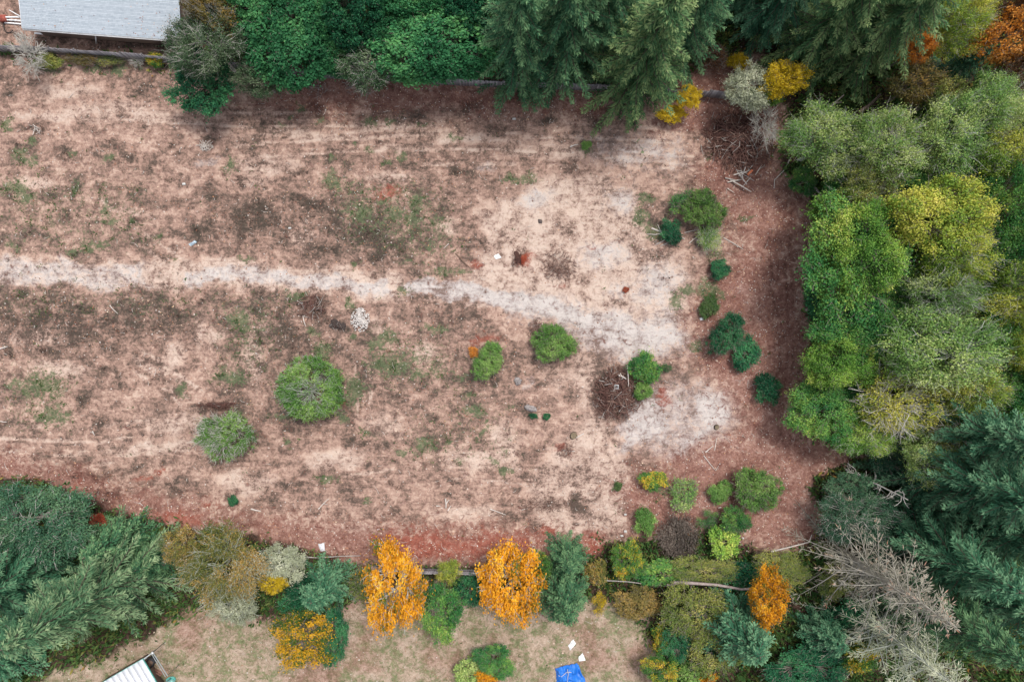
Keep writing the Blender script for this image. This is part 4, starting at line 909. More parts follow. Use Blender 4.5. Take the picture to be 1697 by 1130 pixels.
T('Mg', 502, 1062, 54, 46, 4.5, 'goldgreen', 'golden leaved round shrub tree standing on the yard grass', 'tree', 'maple_tree')
T('M', 552, 1050, 27.4, 50.2, 3.6, 'deep', 'dark green bush hugging the golden leaved round tree', 'bush')
T('S', 500, 990, 38.8, 31.9, 2.4, 'deep', 'dark green bush between the pale lichened shrub and the golden leaved tree', 'bush')
T('Ms', 470, 932, 38, 34, 4, 'lichen', 'pale whitish lichened shrub tree near the thin wire pole', 'tree', 'lichened_tree', BARK_LICHEN)
T('Mg', 452, 964, 24, 18, 4.4, 'yellow', 'yellow-orange small tree just below the pale whitish shrub tree', 'tree', 'maple_tree')
T('Ls', 372, 932, 72, 64, 7, 'tanmix', 'large olive and tan tree with pale lichen tufts in the lower wood', 'tree', None, BARK_LICHEN)
T('Ms', 392, 1000, 44, 34, 6, 'lichen', 'lichen tufted tree below the large olive and tan tree', 'tree', 'lichened_tree', BARK_LICHEN)
T('Ms', 300, 905, 30, 34, 5, 'tanmix', 'orange-brown thin tree between the long fir and the large olive and tan tree', 'tree')
T('L', 55, 862, 92, 72, 7, 'dim', 'dense dark green tree with white twigs at the lot corner nearest the long fir', 'tree', None, BARK_PALE)
C('Fc', 232, 938, 20, 6.0, 'cedar', 'long light green fir whose top leans to the bottom corner of the picture')
C('f', 215, 885, 8, 3.0, 'fir', 'short fir at the red leaf edge behind the long light green fir')
C('F', 80, 930, 15, 5.4, 'fir_teal', 'dark teal fir between the dense dark green tree and the long fir')
C('f', 40, 1060, 7, 3.8, 'fir_teal', 'dark fir at the yard edge under the tip of the long fir')
C('f', 275, 915, 6, 2.4, 'fir', 'small fir at the end of the branches of the long light green fir')
T('S', 788, 1118, 36.5, 27.4, 2, 'paleolive', 'grey-green round shrub at the bottom edge of the yard', 'shrub')
T('M', 816, 1098, 34.2, 29.6, 2.6, 'green', 'dark green shrub behind the grey-green one at the bottom edge', 'shrub')
T('S', 806, 1122, 19.4, 14.8, 2.8, 'gold', 'orange leaved shrub between the grey-green and the dark green shrub', 'shrub')
T('S', 165, 862, 14.8, 13.7, 1.0, 'red', 'small scarlet shrub beside the dense dark green tree', 'shrub')
T('S', 2, 862, 9.1, 13.7, 8.5, 'yellow', 'yellow leaf spray at the picture edge on the dense dark green tree', 'tree', 'maple_tree')
# ---------------------------------------------------------------- lone shrubs on the lot
T('D', 519, 647, 61, 57, 3.8, 'bright', 'largest round green shrub on the lot with a bare grey star of branches', 'shrub', 'round_shrub', BARK_LICHEN)
T('Bs', 374, 722, 47, 41, 2.8, 'bright', 'bright green round shrub with whitish twigs next to the dark bare trench', 'shrub', 'round_shrub', BARK_PALE)
T('B', 813, 602, 33.1, 34.2, 2.0, 'bright', 'round green shrub with a small orange bush at its side', 'shrub', 'round_shrub')
T('S', 784, 583, 8.0, 10.3, 1.2, 'orange', 'tiny orange bush touching a round green shrub', 'bush')
T('B', 925, 568, 37.6, 36.5, 2.3, 'bright', 'round green shrub beside the grey end of the track', 'shrub', 'round_shrub')
T('S', 1068, 612, 25.1, 29.6, 2.2, 'green', 'green shrub at the edge of the round brown brush pile', 'shrub')
T('S', 1066, 648, 17.1, 16.0, 1.4, 'bright', 'small bright green shrub at the lower side of the brown brush pile', 'shrub')
T('Ss', 1102, 609, 11.4, 8.0, .8, 'green', 'tiny sparse green plant near the brush pile shrubs', 'plant', 'small_plant')
T('B', 1168, 345, 36.5, 36.5, 2.8, 'bright', 'rounded green tree shrub at the top of the ring of shrubs near the fallen sapling', 'shrub', 'round_shrub')
T('Ss', 1130, 335, 27.4, 22.8, 1.4, 'green', 'loose dull green shrub on the bare soil side of the ring of shrubs', 'shrub')
T('S', 1112, 384, 20, 20, 1.2, 'deep', 'dark green shrub around the fallen pale sapling', 'shrub')
T('Ss', 1172, 395, 22.8, 25.1, 1.6, 'paleolive', 'pale greyish sparse shrub closing the ring of shrubs', 'shrub', None, BARK_PALE)
T('S', 1193, 447, 18.2, 16.0, 1.3, 'deep', 'small dark green ball shaped shrub on the red leafy track side', 'shrub', 'round_shrub')
T('S', 1174, 507, 17.1, 19.4, 1.1, 'weed', 'middling dull green shrub above the two dark green shrubs', 'shrub')
T('B', 1208, 558, 37.6, 37.6, 2.6, 'deep', 'largest dark green shrub beside the red leafy track', 'shrub', 'round_shrub')
T('S', 1236, 586, 26, 30, 1.6, 'deep', 'smaller green shrub growing from the side of the largest dark green shrub', 'shrub')
T('S', 1272, 644, 25.1, 23.9, 1.8, 'deep', 'dark green shrub alone in the middle of the red leafy track', 'shrub', 'round_shrub')
T('S', 1082, 796, 22.8, 18.2, 1.5, 'mixgreen', 'small green shrub with yellow tips on the sandy side of the shrub group', 'shrub')
T('Ss', 1134, 826, 29.6, 31.9, 1.4, 'paleolive', 'pale faded green shrub between the yellow tipped shrub and the widest bright shrub', 'shrub')
T('B', 1246, 806, 45.6, 38.8, 2.6, 'bright', 'widest bright green shrub in the group near the track corner', 'shrub')
T('S', 1196, 816, 22.8, 18.2, 1.4, 'bright', 'low bright shrub joined to the widest bright green shrub', 'shrub')
T('B', 1218, 868, 30.8, 28.5, 2.2, 'green', 'green shrub below the widest bright one', 'shrub')
T('S', 1198, 898, 27.4, 29.6, 2.0, 'lime', 'yellow-green shrub next to the undergrowth', 'shrub')
T('S', 1069, 864, 20.5, 20.5, 1.6, 'bright', 'small bright green bush above the orange tipped maple sapling', 'shrub')
T('Ss', 1175, 862, 18.2, 18.2, 1.0, 'green', 'thin green shrub beside the dark dead brush', 'shrub')
T('Ss', 1128, 888, 36.5, 45.6, 1.5, 'greybrush', 'dark dead shrub in the lower corner of the lot beside the green shrubs', 'shrub', 'dead_shrub', BARK_DARK)
T('S', 387, 829, 8.0, 10.3, .7, 'deep', 'tiny dark green plant low on the lot above the large olive tree', 'plant', 'small_plant')
T('S', 972, 242, 9.1, 8.0, .6, 'bright', 'tiny bright green plant on the bare soil below the top firs', 'plant', 'small_plant')
T('S', 906, 690, 6.8, 6.8, .6, 'deep', 'tiny dark plant beside the grey boulder on the sandy part of the lot', 'plant', 'small_plant')
T('S', 884, 689, 8.0, 4.6, .5, 'deep', 'tiny flat green plant tucked under the grey boulder', 'plant', 'small_plant')
T('S', 1025, 806, 6.8, 8.0, .6, 'weed', 'tiny dull plant on the sand before the yellow tipped shrub', 'plant', 'small_plant')
T('S', 868, 430, 5, 8, .45, 'red', 'scarlet leaved plant on the sandy clearing by the dark hole', 'plant', 'small_plant')
T('S', 1037, 480, 5.7, 5.7, .4, 'red', 'single scarlet plant within the grey ring on the clearing', 'plant', 'small_plant')
# ---------------------------------------------------------------- the house in the corner
def frame_from(p, q, z):
    (x0, y0), (x1, y1) = P(*p, z), P(*q, z)
    return x0, y0, math.atan2(y1 - y0, x1 - x0), math.hypot(x1 - x0, y1 - y0)

SHINGLE = solid_mat('roof_shingles_blue_grey', (.260, .300, .340), (.400, .440, .480), 9.0, rough=.9, attr=True)
SIDING = solid_mat('brown_siding', (.150, .105, .085), (.210, .150, .120), 2.0)
GUTTER = WHITE
def house():
    ze = 2.7
    x0, y0, a, ln = frame_from((37, 47), (300, 67), ze)
    gx, gy = P(37, 47, ze)
    root = empty('house', (x0, y0, 0.0), a)
    tag(root, 'low house with a blue-grey shingled roof in the top corner of the picture', 'house')
    W, D, ov, pitch = ln, 9.0, .45, .28                       # along the eave, depth, overhang, rise per metre
    rise = pitch * D / 2
    b = MB(); b.box((ov, ov, -.4), (W - ov, D - ov, ze - .06)); b.build('wall', SIDING, root)
    sd = MB()
    for k in range(11): sd.box((ov, ov - .03, .1 + k * .23), (W - ov, ov - .004, .1 + k * .23 + .205))
    sd.build('siding_boards', SIDING, root)['kind'] = 'stuff'
    b = MB()
    for s in (0, 1):
        e0 = np.array([(0, 0, ze), (W, 0, ze), (W, D / 2, ze + rise), (0, D / 2, ze + rise)], float)
        if s: e0[:, 1] = D - e0[:, 1]; e0 = e0[::-1]
        lo = e0 - [0, 0, .14]
        b.grid(np.concatenate([e0, lo]), [(0, 1, 2, 3), (4, 7, 6, 5), (0, 4, 5, 1), (1, 5, 6, 2), (2, 6, 7, 3), (3, 7, 4, 0)])
    roof = b.build('roof', SHINGLE, root)
    rng = np.random.default_rng(5)
    sh = MB(); rows = 30; hy = D / 2 / rows
    for s in (0, 1):
        for r in range(rows):
            xs = np.arange(-.02 - rng.random() * .3, W, .33)
            for k, xa in enumerate(xs):
                xb = min(xa + .322, W + .02); xa = max(xa, -.02)
                if xb - xa < .05: continue
                ya, yb = r * hy - .03, (r + 1) * hy
                za, zb = ze + ya * pitch + .030, ze + yb * pitch + .010
                y1, y2 = (ya, yb) if s == 0 else (D - ya, D - yb)
                v = .30 + .25 * ((r * 7) % 5) / 5 + .25 * rng.random()
                sh.quads(np.array([[(xa, y1, za), (xb, y1, za), (xb, y2, zb), (xa, y2, zb)], [(xa, y1, za - .022), (xb, y1, za - .022), (xb, y1, za), (xa, y1, za)]]), v)
    sh.build('shingles', SHINGLE, roof)['kind'] = 'stuff'
    cap = MB()
    cap.grid([(-.02, D / 2 - .16, ze + rise - .02), (W + .02, D / 2 - .16, ze + rise - .02), (W + .02, D / 2, ze + rise + .05), (-.02, D / 2, ze + rise + .05), (W + .02, D / 2 + .16, ze + rise - .02), (-.02, D / 2 + .16, ze + rise - .02)], [(0, 1, 2, 3), (3, 2, 4, 5)])
    cap.build('ridge_cap', SHINGLE, roof)
    m_ = 90; xx = rng.uniform(.2, W - .2, m_); yy = rng.uniform(.1, D / 2 - .2, m_) * rng.random(m_) ** .5
    xx = np.where(rng.random(m_) < .6, W - (W - xx) * .35, xx)
    lv = MB(); lv.quads(leaf_quads(np.stack([xx, yy, ze + yy * pitch + .06], -1), nrm(np.array([0, -pitch, 1.0]) + rng.normal(size=(m_, 3)) * .15), rng.uniform(.07, .16, m_), .08, rng), rng.random(m_))
    lv.build('fallen_leaves', LM['litter'], roof)['kind'] = 'stuff'
    g = MB()
    for lo, hi in (((-.03, -.15, ze - .16), (W + .03, -.03, ze - .145)), ((-.03, -.165, ze - .16), (W + .03, -.15, ze - .02)), ((-.03, -.03, ze - .16), (W + .03, -.015, ze - .01))): g.box(lo, hi)
    g.build('gutter', GUTTER, root)
    rk = MB()
    for yA, yB, zA, zB in ((0, D / 2, ze, ze + rise), (D / 2, D, ze + rise, ze)):
        v = np.array([(-.07, yA, zA - .17), (-.025, yA, zA - .17), (-.025, yB, zB - .17), (-.07, yB, zB - .17)], float)
        rk.grid(np.concatenate([v, v + [0, 0, .19]]), [(0, 3, 2, 1), (4, 5, 6, 7), (0, 1, 5, 4), (1, 2, 6, 5), (2, 3, 7, 6), (3, 0, 4, 7)])
    rk.build('rake_board', WHITE, root)
    ds = MB(); a3 = np.array([*P(158, 57, 2.45), 2.45]); b3 = np.array([*P(160, 73, .15), .15])
    def loc(p): q = p - np.array([x0, y0, 0.0]); return (q[0] * cos(a) + q[1] * sin(a), -q[0] * sin(a) + q[1] * cos(a), q[2])
    ds.tube([loc(a3), loc((a3 + b3) / 2), loc(b3)], .075, 6); ds.build('downspout', WHITE, root)
house()

# ---------------------------------------------------------------- fences: panels of boards between posts
def plank_fence(px_pts, h, label, step=2.44, skip=(), mat=WOOD_GREY):
    rng = np.random.default_rng(len(px_pts) * 7 + int(px_pts[0][1]))
    pts = [np.array(P(*p, 0)) for p in px_pts]
    root = empty('board_fence', (float(pts[0][0]), float(pts[0][1]), 0.0)); tag(root, label, 'fence')
    o = pts[0]
    panels = []; posts = []
    for a, c in zip(pts[:-1], pts[1:]):
        d = c - a; L = np.linalg.norm(d); d /= L; n = max(1, int(round(L / step))); w = L / n
        for k in range(n):
            s = a + d * w * k; panels.append((s, d, w)); posts.append(s)
    posts.append(pts[-1])
    nb = 15; me_ = []
    for v in range(3):                                          # three panel meshes shared by all
        b = MB(); bw = step / nb
        for k in range(nb):
            t = rng.normal() * .012; top = h + rng.normal() * .025
            b.box((k * bw + .008, -.012 + t, .05), ((k + 1) * bw - .006, .012 + t, top), rng.random())
        me_.append(b.mesh('fence_panel', mat))
    rb = MB()
    for z in (.35, h * .55, h - .25): rb.box((.02, .016, z), (step - .02, .055, z + .085), .35)
    rme = rb.mesh('rail', mat)
    pb = MB(); pb.box((-.05, .018, -.35), (.05, .115, h + .06), .15); pb.box((-.065, .003, h + .06), (.065, .13, h + .10), .3)
    pme = pb.mesh('post', WOOD_DARK)
    for i, (s, d, w) in enumerate(panels):
        z = float(gz(*s)); ang = math.atan2(d[1], d[0])
        q = link('fence_panel', me_[i % 3], root); q.location = (s[0] - o[0], s[1] - o[1], z - .02)
        q.rotation_euler = (rng.normal() * .02, 0, ang + pi if False else ang); q.scale = (w / step, 1, 1)
        r = link('rail', rme, q)
    for i, s in enumerate(posts):
        d = panels[min(i, len(panels) - 1)][1]
        q = link('post', pme, root); q.location = (s[0] - o[0], s[1] - o[1], float(gz(*s))); q.rotation_euler = (0, 0, math.atan2(d[1], d[0]))
    return root
WOOD_DARK = solid_mat('fence_post_wood', (.10, .09, .09), (.19, .175, .175), 5.0)
plank_fence([(-60, 86), (60, 89), (180, 97), (285, 106), (420, 118), (545, 130), (760, 142), (985, 151), (1170, 161), (1285, 175)], 1.8, 'long weathered grey board fence along the top of the lot below the house')
plank_fence([(612, 934), (706, 941), (800, 943), (860, 945)], 1.8, 'short weathered grey board fence between the two orange maples')

# ---------------------------------------------------------------- by the house: pipes, trim board, hose
def pipe(label, p, q, z, r, mat=WHITE, name='plastic_pipe', group=None):
    (x0, y0), (x1, y1) = P(*p, z), P(*q, z)
    b = MB(); g0 = float(gz(x0, y0)); g1 = float(gz(x1, y1))
    b.tube([(x0, y0, g0 + z), ((x0 + x1) / 2, (y0 + y1) / 2, (g0 + g1) / 2 + z + .01), (x1, y1, g1 + z)], r, 6)
    return tag(b.build(name, mat), label, 'pipe', group)
pipe('longest white pipe in the heap at the house corner, lying lowest', (8, 38), (52, 42), .12, .09)
pipe('white pipe lying across the middle of the heap at the house corner', (6, 33), (50, 36), .30, .09)
pipe('white pipe on top of the heap at the house corner, nearest the roof', (8, 29), (50, 29), .48, .09)
pipe('thin white pipe sticking out slantwise behind the heap at the house corner', (15, 17), (36, 29), .75, .05)
b = MB()
x0, y0 = P(16, 44, 0)
a_ = np.linspace(0.6, 5.6, 22)
b.tube([(x0 + .55 * cos(t) * 1.0, y0 + .72 * sin(t), float(gz(x0, y0)) + .06 + .015 * t) for t in a_], .045, 5)
tag(b.build('garden_hose', solid_mat('black_rubber', (.015, .015, .017), (.03, .03, .032))), 'black hose lying in an open ring below the white pipes', 'hose')
def board(label, p, q, w, z, t=.04, mat=WHITE, name='trim_board', cat='board', tilt=0.0):
    (x0, y0), (x1, y1) = P(*p, z), P(*q, z)
    o = empty(name, (x0, y0, float(gz(x0, y0)) + z), math.atan2(y1 - y0, x1 - x0))
    bpy.data.objects.remove(o)
    L = math.hypot(x1 - x0, y1 - y0); b = MB(); b.box((0, -w / 2, 0), (L, w / 2, t))
    m = b.build(name, mat); m.location = (x0, y0, float(gz(x0, y0)) + z); m.rotation_euler = (tilt, 0, math.atan2(y1 - y0, x1 - x0))
    return tag(m, label, cat)
board('white trim board lying on the soil below the eave of the house', (58, 56), (98, 59), .16, .25)
board('short rusty brown board at the end of the white trim board', (96, 57), (110, 59), .22, .25, mat=WOOD_BROWN, name='wood_board')
RUST = solid_mat('rusty_red_paint', (.24, .05, .035), (.38, .11, .08), 6)
b = MB(); x0, y0 = P(3, 30, .5); z0 = float(gz(x0, y0))
b.box((x0 - .35, y0 - .28, z0), (x0 + .4, y0 + .3, z0 + .55)); b.tube([(x0 + .1, y0, z0 + .55), (x0 + .1, y0, z0 + .9), (x0 - .6, y0 + .3, z0 + 1.0)], .04, 5)
tag(b.build('yard_cart', RUST), 'dark red cart at the picture edge touching the ends of the white pipes', 'cart')

# ---------------------------------------------------------------- the shed at the bottom edge
METAL_W = solid_mat('white_roof_metal', (.60, .62, .66), (.72, .73, .76), 1.2, rough=.4, spec=.4)
TEAL = solid_mat('teal_sheet', (.06, .30, .27), (.16, .46, .40), 2.0, rough=.5)
STEEL = solid_mat('galvanised_tube', (.46, .50, .50), (.62, .65, .65), 4.0, rough=.35, metal=.5)
def shed():
    z = 2.5
    x0, y0 = P(237, 1091, z); x1, y1 = P(170, 1130, z)
    a = math.atan2(y1 - y0, x1 - x0)                       # along the ridge, away from the corner
    root = empty('metal_shed', (x0, y0, float(gz(x0, y0))), a)
    tag(root, 'shed with a white standing seam metal roof cut by the bottom edge', 'shed')
    D = 3.6; n = 10; w = .60; Lr = n * w
    for k in range(n):
        b = MB(); s = .10
        b.box((k * w + .003, 0, z - .04), ((k + 1) * w - .003, D, z)); b.box((k * w + .003, 0, z + .001), (k * w + .035, D, z + .055))
        b.build('roof_panel', METAL_W, root)
    b = MB(); b.box((1.0, .12, -.3), (Lr - .12, D - .12, z - .05)); b.build('wall', SIDING, root)
    for yy in (.15, D - .15):
        b = MB(); b.box((.05, yy - .05, -.3), (.15, yy + .05, z - .05)); b.build('post', STEEL, root)
    b = MB(); b.box((-.035, -.03, z - .14), (-.005, D + .03, z + .03)); b.box((-.035, -.035, z - .14), (Lr, -.005, z + .03)); b.build('edge_trim', TEAL, root)
    b = MB()
    b.tube([(-.05, .05, z - .1), (-1.15, -.05, z - .1)], .045, 6); b.tube([(-1.15, -.05, z - .1), (-1.25, 2.7, z - .1)], .055, 6)
    b.tube([(-.95, .02, z - .12), (-1.0, 2.7, z - .12)], .040, 6)
    b.tube([(-1.15, -.05, z - .1), (-1.15, -.05, -.3)], .05, 6); b.tube([(-1.25, 2.7, z - .1), (-1.25, 2.7, -.3)], .05, 6)
    b.build('canopy_frame', STEEL, root)
    b = MB(); b.tube([(-1.15, -.05, z + .02), (-1.15, -.05, z - .22)], .13, 8); b.build('joint_cap', WHITE, root)
shed()
def loose(name, label, cat, px, py, mat, size, z, rz, n=1):
    x, y = P(px, py, z); o = empty(name, (x, y, float(gz(x, y))), rz); tag(o, label, cat); return o
o = loose('lumber_stack', 'stack of reddish boards under the pipe frame beside the metal shed', 'lumber', 257, 1117, None, 0, .8, -.5)
rng = np.random.default_rng(9)
for k in range(7):
    b = MB(); b.box((-.5 + rng.normal() * .04, -.14 + (k % 2) * .16, .10 * (k // 2)), (.5, (k % 2) * .16, .10 * (k // 2) + .085)); b.build('board', solid_mat('red_board_%d' % k, (.22, .11, .08), (.38, .21, .16), 5) if k == 0 else bpy.data.materials['red_board_0'], o)
o = loose('plastic_bin', 'dark bin standing between the metal shed and the pipe frame', 'bin', 247, 1100, None, 0, .8, -.5)
b = MB()
for lo, hi in (((-.35, -.5, 0), (.35, .5, .05)), ((-.35, -.5, .05), (-.31, .5, .8)), ((.31, -.5, .05), (.35, .5, .8)), ((-.31, -.5, .05), (.31, -.46, .8)), ((-.31, .46, .05), (.31, .5, .8))): b.box(lo, hi)
b.build('body', solid_mat('dark_plastic', (.025, .025, .03), (.05, .05, .055)), o)
b = MB(); b.box((-.30, -.45, .62), (.30, .45, .66)); b.build('contents', WOOD_BROWN, o)
o = loose('plastic_tub', 'teal plastic tub at the bottom edge beside the pipe frame', 'tub', 283, 1127, None, 0, .4, 0)
b = MB(); t = np.linspace(0, 2 * pi, 13)[:-1]
ring = lambda r, z: np.stack([r * np.cos(t), r * .8 * np.sin(t), np.full(12, z)], -1)
V = np.concatenate([ring(.38, 0), ring(.48, .42), ring(.44, .42), ring(.35, .06)]); F = [(i * 12 + k, i * 12 + (k + 1) % 12, (i + 1) * 12 + (k + 1) % 12, (i + 1) * 12 + k) for i in range(3) for k in range(12)]
F += [(36, 36 + 2 * k, 36 + 2 * k + 1, 36 + 2 * k + 2) for k in range(1, 5)]
b.grid(V, F); b.build('body', TEAL, o)
b = MB(); b.tube([(-.48, 0, .42), (-.3, .1, .62), (.3, .1, .62), (.48, 0, .42)], .025, 5); b.build('handle', STEEL, o)

SCRAP = solid_mat('dull_white', (.42, .41, .39), (.62, .60, .57), 6)
# ---------------------------------------------------------------- sheets of cloth, plastic and metal
def sheet(name, label, cat, corners, mat, nu, nv, bump, lift, seed, thick=.02):
    """A crumpled sheet over the ground: four picture corners, a fine grid, folds by noise."""
    c = [np.array(P(*p, .2)) for p in corners]
    u, v = np.meshgrid(np.linspace(0, 1, nu), np.linspace(0, 1, nv))
    xy = (1 - u)[..., None] * (1 - v)[..., None] * c[0] + u[..., None] * (1 - v)[..., None] * c[1] + u[..., None] * v[..., None] * c[2] + (1 - u)[..., None] * v[..., None] * c[3]
    L = max(np.linalg.norm(c[1] - c[0]), .5)
    edge = np.minimum(np.minimum(u, 1 - u), np.minimum(v, 1 - v)) * 4
    f = fbm(u * 3.2, v * 3.2, seed, 3); rg = 1 - np.abs(fbm(u * 4 + v * 1.5, v * 3 - u, seed + 5, 3) - .5) * 4
    xy = xy + np.stack([fbm(u * 5, v * 5, seed + 9, 2) - .5, fbm(u * 5, v * 5, seed + 13, 2) - .5], -1) * .22 * L * .35
    z = gz(xy[..., 0], xy[..., 1]) + .03 + np.clip(edge, 0, 1) * lift * (.4 + f) + bump * rg
    top = np.concatenate([xy, z[..., None]], -1).reshape(-1, 3)
    i, j = np.meshgrid(np.arange(nv - 1), np.arange(nu - 1), indexing='ij')
    F = np.stack([i * nu + j, (i + 1) * nu + j, (i + 1) * nu + j + 1, i * nu + j + 1], -1).reshape(-1, 4)
    b = MB(); n = nu * nv
    ed = list(range(nu)) + [k * nu + nu - 1 for k in range(1, nv)] + [(nv - 1) * nu + k for k in range(nu - 2, -1, -1)] + [k * nu for k in range(nv - 2, 0, -1)]
    b.grid(np.concatenate([top, top - [0, 0, thick]]), np.concatenate([F, F[:, ::-1] + n, [(p, p + n, q + n, q) for p, q in zip(ed, ed[1:] + ed[:1])]]))
    o = b.build(name, mat, None, True); return tag(o, label, cat), top.reshape(nv, nu, 3)
BLUE = solid_mat('blue_tarpaulin', (.008, .115, .46), (.018, .17, .60), 2.0, rough=.45, spec=.4)
o, tp = sheet('tarpaulin', 'crumpled bright blue tarpaulin on the yard grass by the bottom edge', 'tarp', [(920, 1106), (957, 1099), (976, 1140), (924, 1142)], BLUE, 46, 46, .30, .5, 3)
b = MB(); b.tube([tp[12 + int(4 * sin(k / 5)), k] + [0, 0, .03] for k in range(4, 31, 3)], .03, 5); b.tube([tp[k, 24 - k // 4] + [0, 0, .03] for k in range(5, 31, 3)], .03, 5)
tag(b.build('rope', WOOD_PALE), 'pale rope lying over the crumpled blue tarpaulin', 'rope')
sheet('paper_sheet', 'white sheet lying on the grass beside the blue tarpaulin', 'sheet', [(959, 1090), (966, 1083), (971, 1096), (960, 1097)], WHITE, 8, 8, .05, .10, 4)
sheet('plastic_bag', 'white crumpled bag at the yard end of the tall green cedar', 'bag', [(942, 1070), (950, 1060), (955, 1066), (945, 1078)], WHITE, 10, 10, .09, .2, 6)
sheet('plastic_bag', 'grey-white crumpled bag on the red leaves by the thin wire pole', 'bag', [(527, 902), (537, 899), (539, 912), (531, 913)], solid_mat('dull_white_plastic', (.45, .45, .47), (.66, .66, .68), 5), 9, 9, .08, .15, 7)
sheet('metal_sheet', 'bent grey metal sheet on red leaves beside the orange tipped maple sapling', 'sheet', [(1010, 941), (1026, 935), (1029, 940), (1014, 947)], solid_mat('dull_zinc', (.34, .38, .45), (.52, .56, .62), 3, rough=.35, metal=.6), 12, 6, .05, .10, 8)
sheet('metal_sheet', 'small blue-grey metal scrap on the lot above the track', 'scrap', [(312, 405), (322, 398), (326, 401), (316, 408)], solid_mat('blue_zinc', (.26, .34, .40), (.42, .50, .56), 5, rough=.4, metal=.4), 8, 6, .06, .12, 9)
sheet('plastic_bag', 'white scrap in the weeds above the track by the dark hole', 'scrap', [(818, 424), (826, 420), (831, 427), (822, 430)], WHITE, 8, 8, .07, .12, 10)
sheet('plastic_bag', 'small white scrap on brown soil near the middling dull green shrub', 'scrap', [(1160, 527), (1166, 525), (1167, 530), (1162, 531)], WHITE, 6, 6, .05, .10, 11)
for k, (px, py, lb) in enumerate(((1031, 888, 'white scrap on the red leaves above the orange tipped sapling, nearest the sapling'), (1037, 881, 'white scrap on the red leaves above another white scrap by the sapling'), (1037, 853, 'white scrap on the sand beside the small bright green bush'), (1232, 892, 'white scrap at the yellow-green shrub by the undergrowth'), (852, 197, 'white scrap on the soil under the first tall fir'), (305, 305, 'small white block on the lot soil above the metal scrap'), (480, 378, 'pale broken block on the brush above the track'))):
    b = MB(); x0, y0 = P(px, py, .1); z0 = float(gz(x0, y0)); rr = np.random.default_rng(k)
    sx, sy = rr.uniform(.12, .20), rr.uniform(.07, .13)
    v = np.array([(-sx, -sy, 0), (sx, -sy, 0), (sx * .8, sy, 0), (-sx, sy * .9, 0), (-sx * .9, -sy, .16), (sx, -sy * .8, .12), (sx * .7, sy * .9, .18), (-sx * .9, sy * .8, .10)]) + [x0, y0, z0 - .02]
    b.grid(v, [(0, 3, 2, 1), (4, 5, 6, 7), (0, 1, 5, 4), (1, 2, 6, 5), (2, 3, 7, 6), (3, 0, 4, 7)])
    tag(b.build('white_block' if 'block' in lb else 'white_scrap', SCRAP), lb, 'block' if 'block' in lb else 'scrap')

# ---------------------------------------------------------------- heaps of brush and wood, stones
def heap(name, label, cat, px, py, rx, ry, h, n, mats, r=(.02, .05), ln=(.7, 1.8), mound=None, seed=1, outward=.0):
    rng = np.random.default_rng(seed); x0, y0 = P(px, py, 0); rx *= MPP; ry *= MPP
    root = empty(name, (x0, y0, float(gz(x0, y0)))); tag(root, label, cat)
    zb = float(gz(x0, y0))
    if mound is not None:
        t = np.linspace(0, 2 * pi, 29)[:-1]; rr = np.linspace(0, 1, 8)[1:]
        V = [(0, 0, h * .62)]; F = []
        for i, q in enumerate(rr):
            for k, a in enumerate(t):
                wob = .80 + .75 * (fbm(cos(a) * 1.5 + 9 * seed, sin(a) * 1.5 + 5, seed, 3) - .5) * 2
                X, Y = q * rx * wob * cos(a), q * ry * wob * sin(a)
                zz = h * .62 * (1 - q ** 2) + .35 * h * (float(fbm(X * 1.1 + seed, Y * 1.1, seed, 3)) - .5) * (1 - q ** 3)
                V.append((X, Y, max(zz, -.1) + (float(gz(x0 + X, y0 + Y)) - zb) - (.08 if q == 1 else 0)))
        F += [(0, 1 + k, 1 + (k + 1) % 28, 1 + (k + 1) % 28) for k in range(28)]
        F = [(0, 1 + 2 * k, 2 + 2 * k, 1 + (2 * k + 2) % 28) for k in range(14)]
        for i in range(6):
            F += [(1 + i * 28 + k, 1 + (i + 1) * 28 + k, 1 + (i + 1) * 28 + (k + 1) % 28, 1 + i * 28 + (k + 1) % 28) for k in range(28)]
        b = MB(); b.grid(V, F); b.build('mound', mound, root, True)
    for gi, (mt, share) in enumerate(mats):
        b = MB()
        for k in range(int(n * share)):
            q = rng.random() ** .6; a = rng.uniform(0, 2 * pi)
            wq = .75 + .8 * float(fbm(cos(a) * 1.5 + 9 * seed, sin(a) * 1.5 + 5, seed, 3)); c = np.array([q * rx * cos(a) * wq, q * ry * sin(a) * wq, 0]); c[2] = h * (1 - q ** 1.6) * rng.uniform(.55, 1.0) + .06 + float(gz(x0 + c[0], y0 + c[1])) - zb
            th = rng.uniform(0, 2 * pi) if rng.random() > outward else a + rng.normal() * .4
            d = np.array([cos(th), sin(th), rng.normal() * .22]); L = rng.uniform(*ln) * (1 if q < .7 else .7)
            bend = rng.normal(size=3) * L * .09
            rad = rng.uniform(*r)
            b.tube([c - d * L / 2, c + bend, c + d * L / 2], (rad, rad * .85, rad * .45), 4 if rad > .04 else 3, rng.random(), False)
        b.build('branches', mt, root)['kind'] = 'stuff'
    return root
MAROON = solid_mat('red_brown_twigs', (.075, .036, .030), (.190, .095, .075), 4.0)
MAROON2 = solid_mat('dull_brown_twigs', (.15, .085, .065), (.30, .19, .15), 4.0)
MOULD = solid_mat('matted_chaff', (.040, .020, .017), (.100, .048, .038), 3.0, rough=.95, bump=.8)
GREYTWIG = solid_mat('grey_twigs', (.26, .23, .21), (.44, .41, .38), 4.0)
heap('brush_pile', 'round heap of dark brown brush beside green shrubs on the sandy clearing', 'brush pile', 1022, 652, 33, 40, 1.3, 520, [(MAROON, .6), (MAROON2, .32), (GREYTWIG, .09)], mound=MOULD, seed=2)
